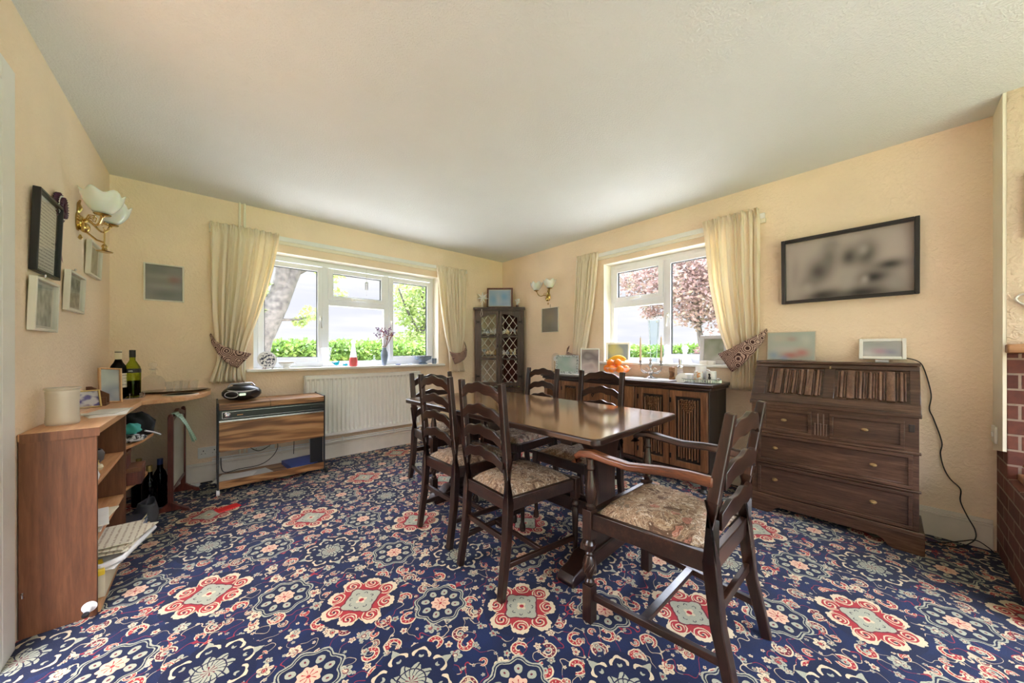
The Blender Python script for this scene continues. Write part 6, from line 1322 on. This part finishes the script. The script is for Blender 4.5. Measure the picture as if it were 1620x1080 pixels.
b = MB(); b.rod((0, -.022, .016), (0, -.022, .15), .003); b.rod((0, .022, .016), (0, .022, .15), .003); b.build('pillar', 'brass', t); MB().lathe([(.030, 0), (.032, .006), (0, .007)], (-.004, 0, .165), 24, RY(-PI / 2)).build('dial', 'china', t)
b = MB(); b.rod((0, 0, .03), (0, 0, .13), .001, n=6)
for k in range(4): a = PI / 2 * k; b.ball((.018 * math.cos(a), .018 * math.sin(a), .04), .009, 10)
b.build('pendulum', 'brass', t)
M['p_pale'] = blurpic('blurred_pale_green_picture', [C(176, 188, 186), C(150, 176, 172), C(202, 208, 208)], 5, seed=11); M['p_pink'] = blurpic('blurred_mauve_portrait', [C(178, 170, 174), C(128, 120, 126), C(196, 182, 184), C(160, 136, 142)], 6, seed=12)
_m = Mat('speckled_mount'); v_ = _m.coord(); n_ = _m.noise(v_, 70, 3, .6); _m.base(_m.ramp(n_, [(.42, C(84, 96, 96)), (.5, C(196, 206, 206))])); _m.set(Roughness=.4); M['speckle'] = _m.m
def pz(w_, h_, tilt): return TB2 + h_ / 2
framed('photo_frame', 'wide speckled-edge photo frame with a pale green blur on the sideboard', 'picture frame', (3.00, 2.44, TB2 + .105), .26, .21, math.radians(208), 'speckle', M['p_pale'], .022, .012, tilt=-.22)
framed('photo_frame', 'white portrait photo frame with a mauve blur beside the fruit bowl', 'picture frame', (3.03, 2.15, TB2 + .142), .20, .285, math.radians(214), 'white', M['p_pink'], .012, .014, tilt=-.20)
M['p_grn'] = blurpic('blurred_grey_yellow_picture', [C(150, 160, 158), C(136, 144, 148), C(200, 190, 120), C(150, 156, 156)], 5, seed=13)
framed('sill_photo_frame', 'cream-edged photo frame standing on the sill behind the fruit', 'picture frame', (3.335, 2.0, .99 + .106), .25, .21, math.radians(205), 'smooth_cream', M['p_grn'], .020, .014, tilt=-.12)
M['p_green'] = blurpic('blurred_couple_picture', [C(196, 196, 196), C(140, 150, 128), C(200, 204, 200), C(150, 146, 146)], 5, seed=14)
framed('sill_photo_frame', 'broad silver-framed photo on the sill at the near curtain', 'picture frame', (3.335, 1.055, .99 + .13), .22, .26, math.radians(190), 'grey_plastic', M['p_green'], .034, .018, tilt=-.16)
# fruit bowl
FB = Vector((3.10, 1.86, TB2)); t = thing('fruit_bowl', 'cut glass bowl heaped with oranges and bananas on the sideboard', 'bowl', tuple(FB)); MB().lathe([(0, .004), (.05, 0), (.055, .008), (.10, .045), (.135, .085), (.130, .086), (.094, .048), (.045, .012), (0, .012)], (0, 0, 0), 26).build('body', 'crystal', t, ang=10); MB().lathe([(.131, .084), (.1365, .087), (.131, .089)], (0, 0, 0), 30).build('rim', 'clear', t)
orange_pts = [(-.075, -.07, .075), (-.085, .015, .075), (-.045, .09, .078), (.02, -.075, .075), (.03, .02, .075), (-.035, -.02, .138), (-.03, .062, .130)]
names = ['orange at the near rim of the fruit bowl', 'orange at the front middle of the fruit bowl', 'orange at the far front of the fruit bowl', 'orange at the near back of the fruit bowl', 'orange at the far back of the fruit bowl', 'orange on top of the pile, nearer the candelabra', 'orange on top of the pile under the bananas']
for (x, y, z), lab in zip(orange_pts, names):
    f = thing('orange', lab, 'orange', (FB.x + x, FB.y + y, FB.z + z - .038), 0, 'oranges in the fruit bowl'); MB().ball((0, 0, .038), .040, 18, (1, 1, .92)).build('peel', 'orange', f); MB().lathe([(.005, 0), (.004, .002), (0, .003)], (0, 0, .0745), 8).build('stem_scar', 'stemm', f)
for k, (dy, dz, lab) in enumerate(((.03, .168, 'banana on top of the oranges, uppermost'), (.05, .153, 'banana on top of the oranges, lower one'))):
    f = thing('banana', lab, 'banana', (FB.x + .05, FB.y + dy, FB.z + dz), .12 * k, 'bananas on the oranges'); pts = [Vector((.02 * math.sin(q / 9 * PI), -.095 + .19 * q / 9, .026 * math.sin(q / 9 * PI))) for q in range(10)]
    MB().tube(pts, [.006, .013, .017, .019, .019, .019, .018, .016, .012, .006], 8).build('peel', 'banana', f); MB().tube([pts[-1], pts[-1] + Vector((0, .018, .002))], .004).build('stalk', 'stemm', f)
# candelabra
t = thing('candelabra', 'ornate silver two-branch candelabra on the sideboard', 'candelabra', (3.10, 1.515, TB2)); MB().lathe([(0, 0), (.062, 0), (.064, .004), (.040, .010), (.012, .022), (.010, .03), (.020, .045), (.024, .06), (.012, .075), (.009, .10), (.018, .12), (.014, .14), (.007, .155), (.012, .165), (.010, .18), (0, .195)], (0, 0, 0), 24).build('stem', 'silver', t)
for s in (-1, 1):
    b = MB(); b.tube([(0, 0, .075), (0, s * .03, .05), (0, s * .065, .045), (0, s * .095, .07), (0, s * .102, .105), (0, s * .100, .125)], .005, 8); b.tube([(0, s * .03, .05), (0, s * .02, .08), (0, s * .04, .10), (0, s * .055, .085)], .003, 6)
    for q in range(5): b.ball((0, s * (.04 + .012 * q), .05 + .006 * q), .006, 6)
    b.build('branch', 'silver', t); MB().lathe([(.004, 0), (.010, .004), (.022, .012), (.020, .016), (.012, .020), (.015, .045), (.0, .045)], (0, s * .100, .120), 18).build('candle_cup', 'silver', t)
    f = thing('taper_candle', 'tall cream taper candle in the %s branch of the candelabra' % ('near' if s < 0 else 'far'), 'candle', (3.10, 1.515 + s * .100, TB2 + .1655), 0, 'candles in the candelabra'); MB().lathe([(.0105, 0), (.0085, .14), (.0055, .215), (0, .222)], (0, 0, 0), 14).build('wax', 'candle', f); MB().rod((0, 0, .22), (0, 0, .234), .0008, n=5).build('wick', 'iron', f)
lathe_thing('pepper_mill', 'squat waisted wooden pepper mill on the sideboard', 'pepper mill', (3.10, 1.318, TB2), [(0, 0), (.024, 0), (.026, .01), (.020, .035), (.022, .06), (.025, .075), (.0235, .076)], 'teak', parts=[('mill_head', [(.0235, .0765), (.025, .082), (.026, .10), (.022, .112), (0, .116)], 'mantel')])
t = thing('salt_mill', 'tall clear salt mill with steel top next to the pepper mill', 'salt mill', (3.07, 1.235, TB2)); MB().lathe([(0, 0), (.023, 0), (.023, .11), (.0, .11)], (0, 0, 0), 20).build('glass_body', 'clear', t); MB().lathe([(0, .012), (.019, .012), (.019, .06), (0, .06)], (0, 0, 0), 16).build('peppercorns', 'pot_grey', t); MB().lathe([(.024, .11), (.024, .12), (.012, .13), (.010, .15), (.013, .165), (.010, .185), (0, .19)], (0, 0, 0), 20).build('steel_top', 'steel', t)
# gallery tray with white china
TC = Vector((3.03, 1.07, .8505)); t = thing('gallery_tray', 'oval silver gallery tray of white china at the near end of the sideboard', 'tray', tuple(TC)); MB().lathe([(0, 0), (.125, 0), (.13, .004), (0, .005)], (0, 0, 0), 44, None, (.95, 1.25)).build('tray_base', 'silver', t)
b = MB(); n = 52
for k in range(n): a = 2 * PI * k / n; p = (.1235 * math.cos(a), .1625 * math.sin(a)); b.rod((p[0], p[1], .003), (p[0], p[1], .026), .0022, n=5)
b.build('gallery', 'silver', t); b = MB(); b.tube([(.1235 * math.cos(a), .1625 * math.sin(a), .028 + .004 * abs(math.sin(a * 2)) ** 6) for a in [2 * PI * k / 60 for k in range(61)]], .0032, 6); b.build('gallery_rim', 'silver', t)
_m = Mat('orange_sprig_china'); v_ = _m.coord(); n_ = _m.noise(v_, 55, 2, .5); x_, y_, z_ = _m.xyz(v_); _m.base(_m.mix((n_ > .56) * (x_ < 0) * (z_ > .02), C(242, 240, 238), C(224, 158, 110))); _m.set(Roughness=.2); M['sprig'] = _m.m
def mug(name, label, loc, r, h, mat, extra=None, grp='white china on the gallery tray', hd=1):
    t = thing(name, label, 'mug' if 'mug' in name else 'china', loc, 0, grp); MB().lathe([(0, 0), (r * .92, 0), (r, .006), (r, h), (r * .94, h), (r * .9, .008), (0, .008)], (0, 0, 0), 24).build('body', mat, t)
    if hd: MB().tube([(0, hd * r * .97, h * .8), (0, hd * r * 1.6, h * .75), (0, hd * r * 1.6, h * .35), (0, hd * r * .97, h * .25)], .004).build('handle', mat, t)
    return t
t = thing('butter_dish', 'white rectangular lidded butter dish on the gallery tray', 'butter dish', (3.02, 1.165, .8555), .05, 'white china on the gallery tray'); MB().bb(-.04, .04, -.06, .055, 0, .008).build('dish_base', 'china', t, bevel=.003); MB().bb(-.034, .034, -.054, .05, .009, .062).build('lid', 'china', t, bevel=.010); MB().tube([(0, .05, .05), (0, .065, .045), (0, .062, .025), (0, .05, .02)], .003).build('lid_handle', 'iron', t)
mug('sprigged_mug', 'white mug with an orange sprig in the middle of the gallery tray', (3.005, 1.065, .8555), .034, .085, 'sprig', hd=0); mug('tall_mug', 'taller plain white jar behind the sprigged mug on the tray', (3.09, 1.075, .8555), .042, .125, 'china', hd=-1)
t = mug('bird_mug', 'white mug with a black bird motif at the near end of the tray', (3.03, .975, .8555), .036, .09, 'china', hd=0); b = MB(); b.prism([(.006, .02), (.012, .035), (.008, .055), (.012, .066), (.004, .075), (-.006, .066), (-.004, .05), (-.010, .035), (-.002, .02)], -.0372, -.0362, 'X'); b.build('bird_motif', 'black_frame', t)
mug('white_cup', 'small white cup behind the butter dish on the tray', (3.10, 1.165, .8555), .036, .060, 'china', hd=1)
t = thing('small_plate', 'small white plate leaning in the front of the gallery tray', 'plate', (2.935, 1.17, .862), 0); MB().lathe([(0, .003), (.03, .002), (.045, .0), (.046, .002), (.03, .005), (0, .006)], (0, 0, 0), 24, RY(-1.1)).build('plate_disc', 'china', t, origin=(0, 0, 0)).location = (0, 0, .022); MB().lathe([(.0, -.0), (.012, 0), (.012, .002), (0, .002)], (0, 0, .0), 12).build('foot_ring', 'china', t).location = (.0, 0, -.006)
# glass on the sill
t = thing('stoppered_decanter', 'frosted white glass decanter on the sill, nearer the candelabra', 'decanter', (3.33, 1.465, .99), 0, 'glass decanters on the side sill'); MB().lathe([(0, 0), (.055, 0), (.058, .01), (.045, .045), (.018, .085), (.014, .12), (.020, .13), (.012, .13)], (0, 0, 0), 24).build('body', 'milk', t); MB().ball((0, 0, .155), .022, 12, (1, 1, 1.2)).build('stopper', 'milk', t)
t = thing('stoppered_decanter', 'frosted white glass decanter on the sill, behind the salt mill', 'decanter', (3.33, 1.295, .99), 0, 'glass decanters on the side sill'); MB().lathe([(0, 0), (.060, 0), (.062, .01), (.050, .04), (.022, .075), (.016, .10), (.028, .12), (.016, .12)], (0, 0, 0), 24).build('body', 'milk', t); MB().ball((0, 0, .145), .030, 12, (1, 1, .9)).build('stopper', 'milk', t)
M['pale_blue_glass'] = glass('pale_blue_glass', (.95, .985, .99), .4, .99, .03)
t = thing('tall_glass_vase', 'tall pale blue ribbed glass vase on the sill at the window mullion', 'vase', (3.34, 1.60, .99)); pr = [(0, .01), (.030, 0)] + [(.030 + .002 * (k % 2) + .0006 * k, .012 * k + .006) for k in range(20)] + [(.052, .36), (.056, .43), (.053, .43), (.046, .35), (.028, .02), (0, .016)]; MB().lathe(pr, (0, 0, 0), 22).build('body', 'pale_blue_glass', t); MB().lathe([(.0525, .428), (.0565, .432), (.053, .434)], (0, 0, 0), 22).build('rim', 'clear', t)
t = thing('crystal_bowl', 'low cut glass bowl on the sill between frame and tall vase', 'bowl', (3.33, 1.76, .99)); MB().lathe([(0, .003), (.03, 0), (.034, .005), (.055, .04), (.052, .041), (.03, .010), (0, .009)], (0, 0, 0), 20).build('body', 'crystal', t, ang=10); MB().lathe([(.053, .039), (.0565, .042), (.053, .043)], (0, 0, 0), 24).build('rim', 'clear', t)
t = thing('letter_cards', 'stack of white cards on the sill in front of the silver frame', 'cards', (3.25, 1.07, .991)); MB().bb(-.03, .03, -.05, .06, 0, .03).build('card_stack', 'paper', t, bevel=.001); MB().bb(-.031, .031, -.01, .004, -.0005, .0308).build('paper_band', 'white_frame', t)
# ================================================================ ON THE BUREAU
M['p_coll'] = blurpic('blurred_holiday_picture', None, bg=C(172, 184, 176), blobs=[(-.05, .06, .05, .03, C(190, 186, 172), .8), (.02, .05, .03, .02, C(180, 140, 132), .6), (.0, -.03, .10, .03, C(196, 192, 190), .7), (.0, -.07, .05, .025, C(190, 92, 84), .75), (.07, -.05, .04, .03, C(196, 104, 100), .7), (-.10, -.07, .03, .03, C(120, 150, 190), .7), (-.04, -.09, .03, .02, C(120, 140, 196), .6), (.10, .04, .03, .04, C(196, 200, 190), .8)])
framed('clip_frame', 'frameless glass photo stand with blurred colours on the bureau', 'picture frame', (3.215, .505, 1.0385 + .108), .285, .215, PI, 'clear', M['p_coll'], .006, .008, tilt=-.10)
M['p_tab'] = blurpic('blurred_screen_picture', None, bg=C(178, 182, 182), blobs=[(0, .03, .06, .02, C(160, 164, 164), .8), (.0, -.015, .04, .02, C(186, 130, 160), .6), (.05, -.02, .03, .02, C(130, 130, 170), .6), (-.06, -.03, .03, .02, C(206, 204, 206), .8)])
t = framed('digital_photo_frame', 'white digital photo frame on a stand on the bureau, with black cable', 'digital frame', (3.20, .045, 1.0385 + .085), .205, .135, PI, 'white', M['p_tab'], .018, .012, tilt=-.25)
MB().bb(-.03, .03, -.02, .012, -.085, -.070).build('stand', 'grey_plastic', t, bevel=.002)
cable('frame_cable', 'black cable falling from the digital frame down beside the bureau', [(3.21, -.04, 1.07), (3.235, -.10, 1.05), (3.25, -.128, 1.00), (3.25, -.155, .85), (3.25, -.148, .76), (3.25, -.165, .70), (3.25, -.195, .57), (3.25, -.190, .50), (3.25, -.202, .42), (3.25, -.225, .36), (3.25, -.262, .31), (3.25, -.262, .24), (3.235, -.285, .165), (3.225, -.31, .10), (3.20, -.305, .05), (3.15, -.25, .008), (3.12, -.19, .006)], .0028)
cable('floor_cable', 'black cable lying along the skirting to the brick hearth', [(3.10, -.13, .006), (3.15, -.19, .006), (3.19, -.26, .03), (3.20, -.31, .052), (3.20, -.35, .03), (3.19, -.372, .008)], .0028)
M['heart'] = plain('silver_heart', C(206, 200, 192), .3, .6)
t = thing('heart_ornament', 'pale metal heart outline hanging on the chimney breast', 'ornament', (2.999, -.45, 1.36)); pts = []
for k in range(29): a = 2 * PI * k / 28; pts.append((-.002, -.0026 * 16 * math.sin(a) ** 3, .0026 * (13 * math.cos(a) - 5 * math.cos(2 * a) - 2 * math.cos(3 * a) - math.cos(4 * a))))
MB().tube(pts, .005, 8).build('heart_outline', 'heart', t); MB().tube([(.004, 0, .012), (.004, 0, .075)], .001, 5).build('hanging_loop', 'steel', t)
t = thing('brass_shell', 'shiny brass shell dish on the brick hearth at the right edge', 'ornament', (2.90, -.50, .50)); b = MB(); b.grid(lambda u, v: ((.02 + .07 * v) * math.cos((u - .5) * 2.6) - .03, (.02 + .07 * v) * math.sin((u - .5) * 2.6), .015 + .05 * v + .008 * math.sin(u * 50) * v), 60, 8); b.build('shell_fan', 'brass', t, solid=.003, ang=80); MB().lathe([(0, 0), (.03, 0), (.022, .01), (.012, .02), (0, .02)], (0, 0, 0), 18).build('foot', 'brass', t)
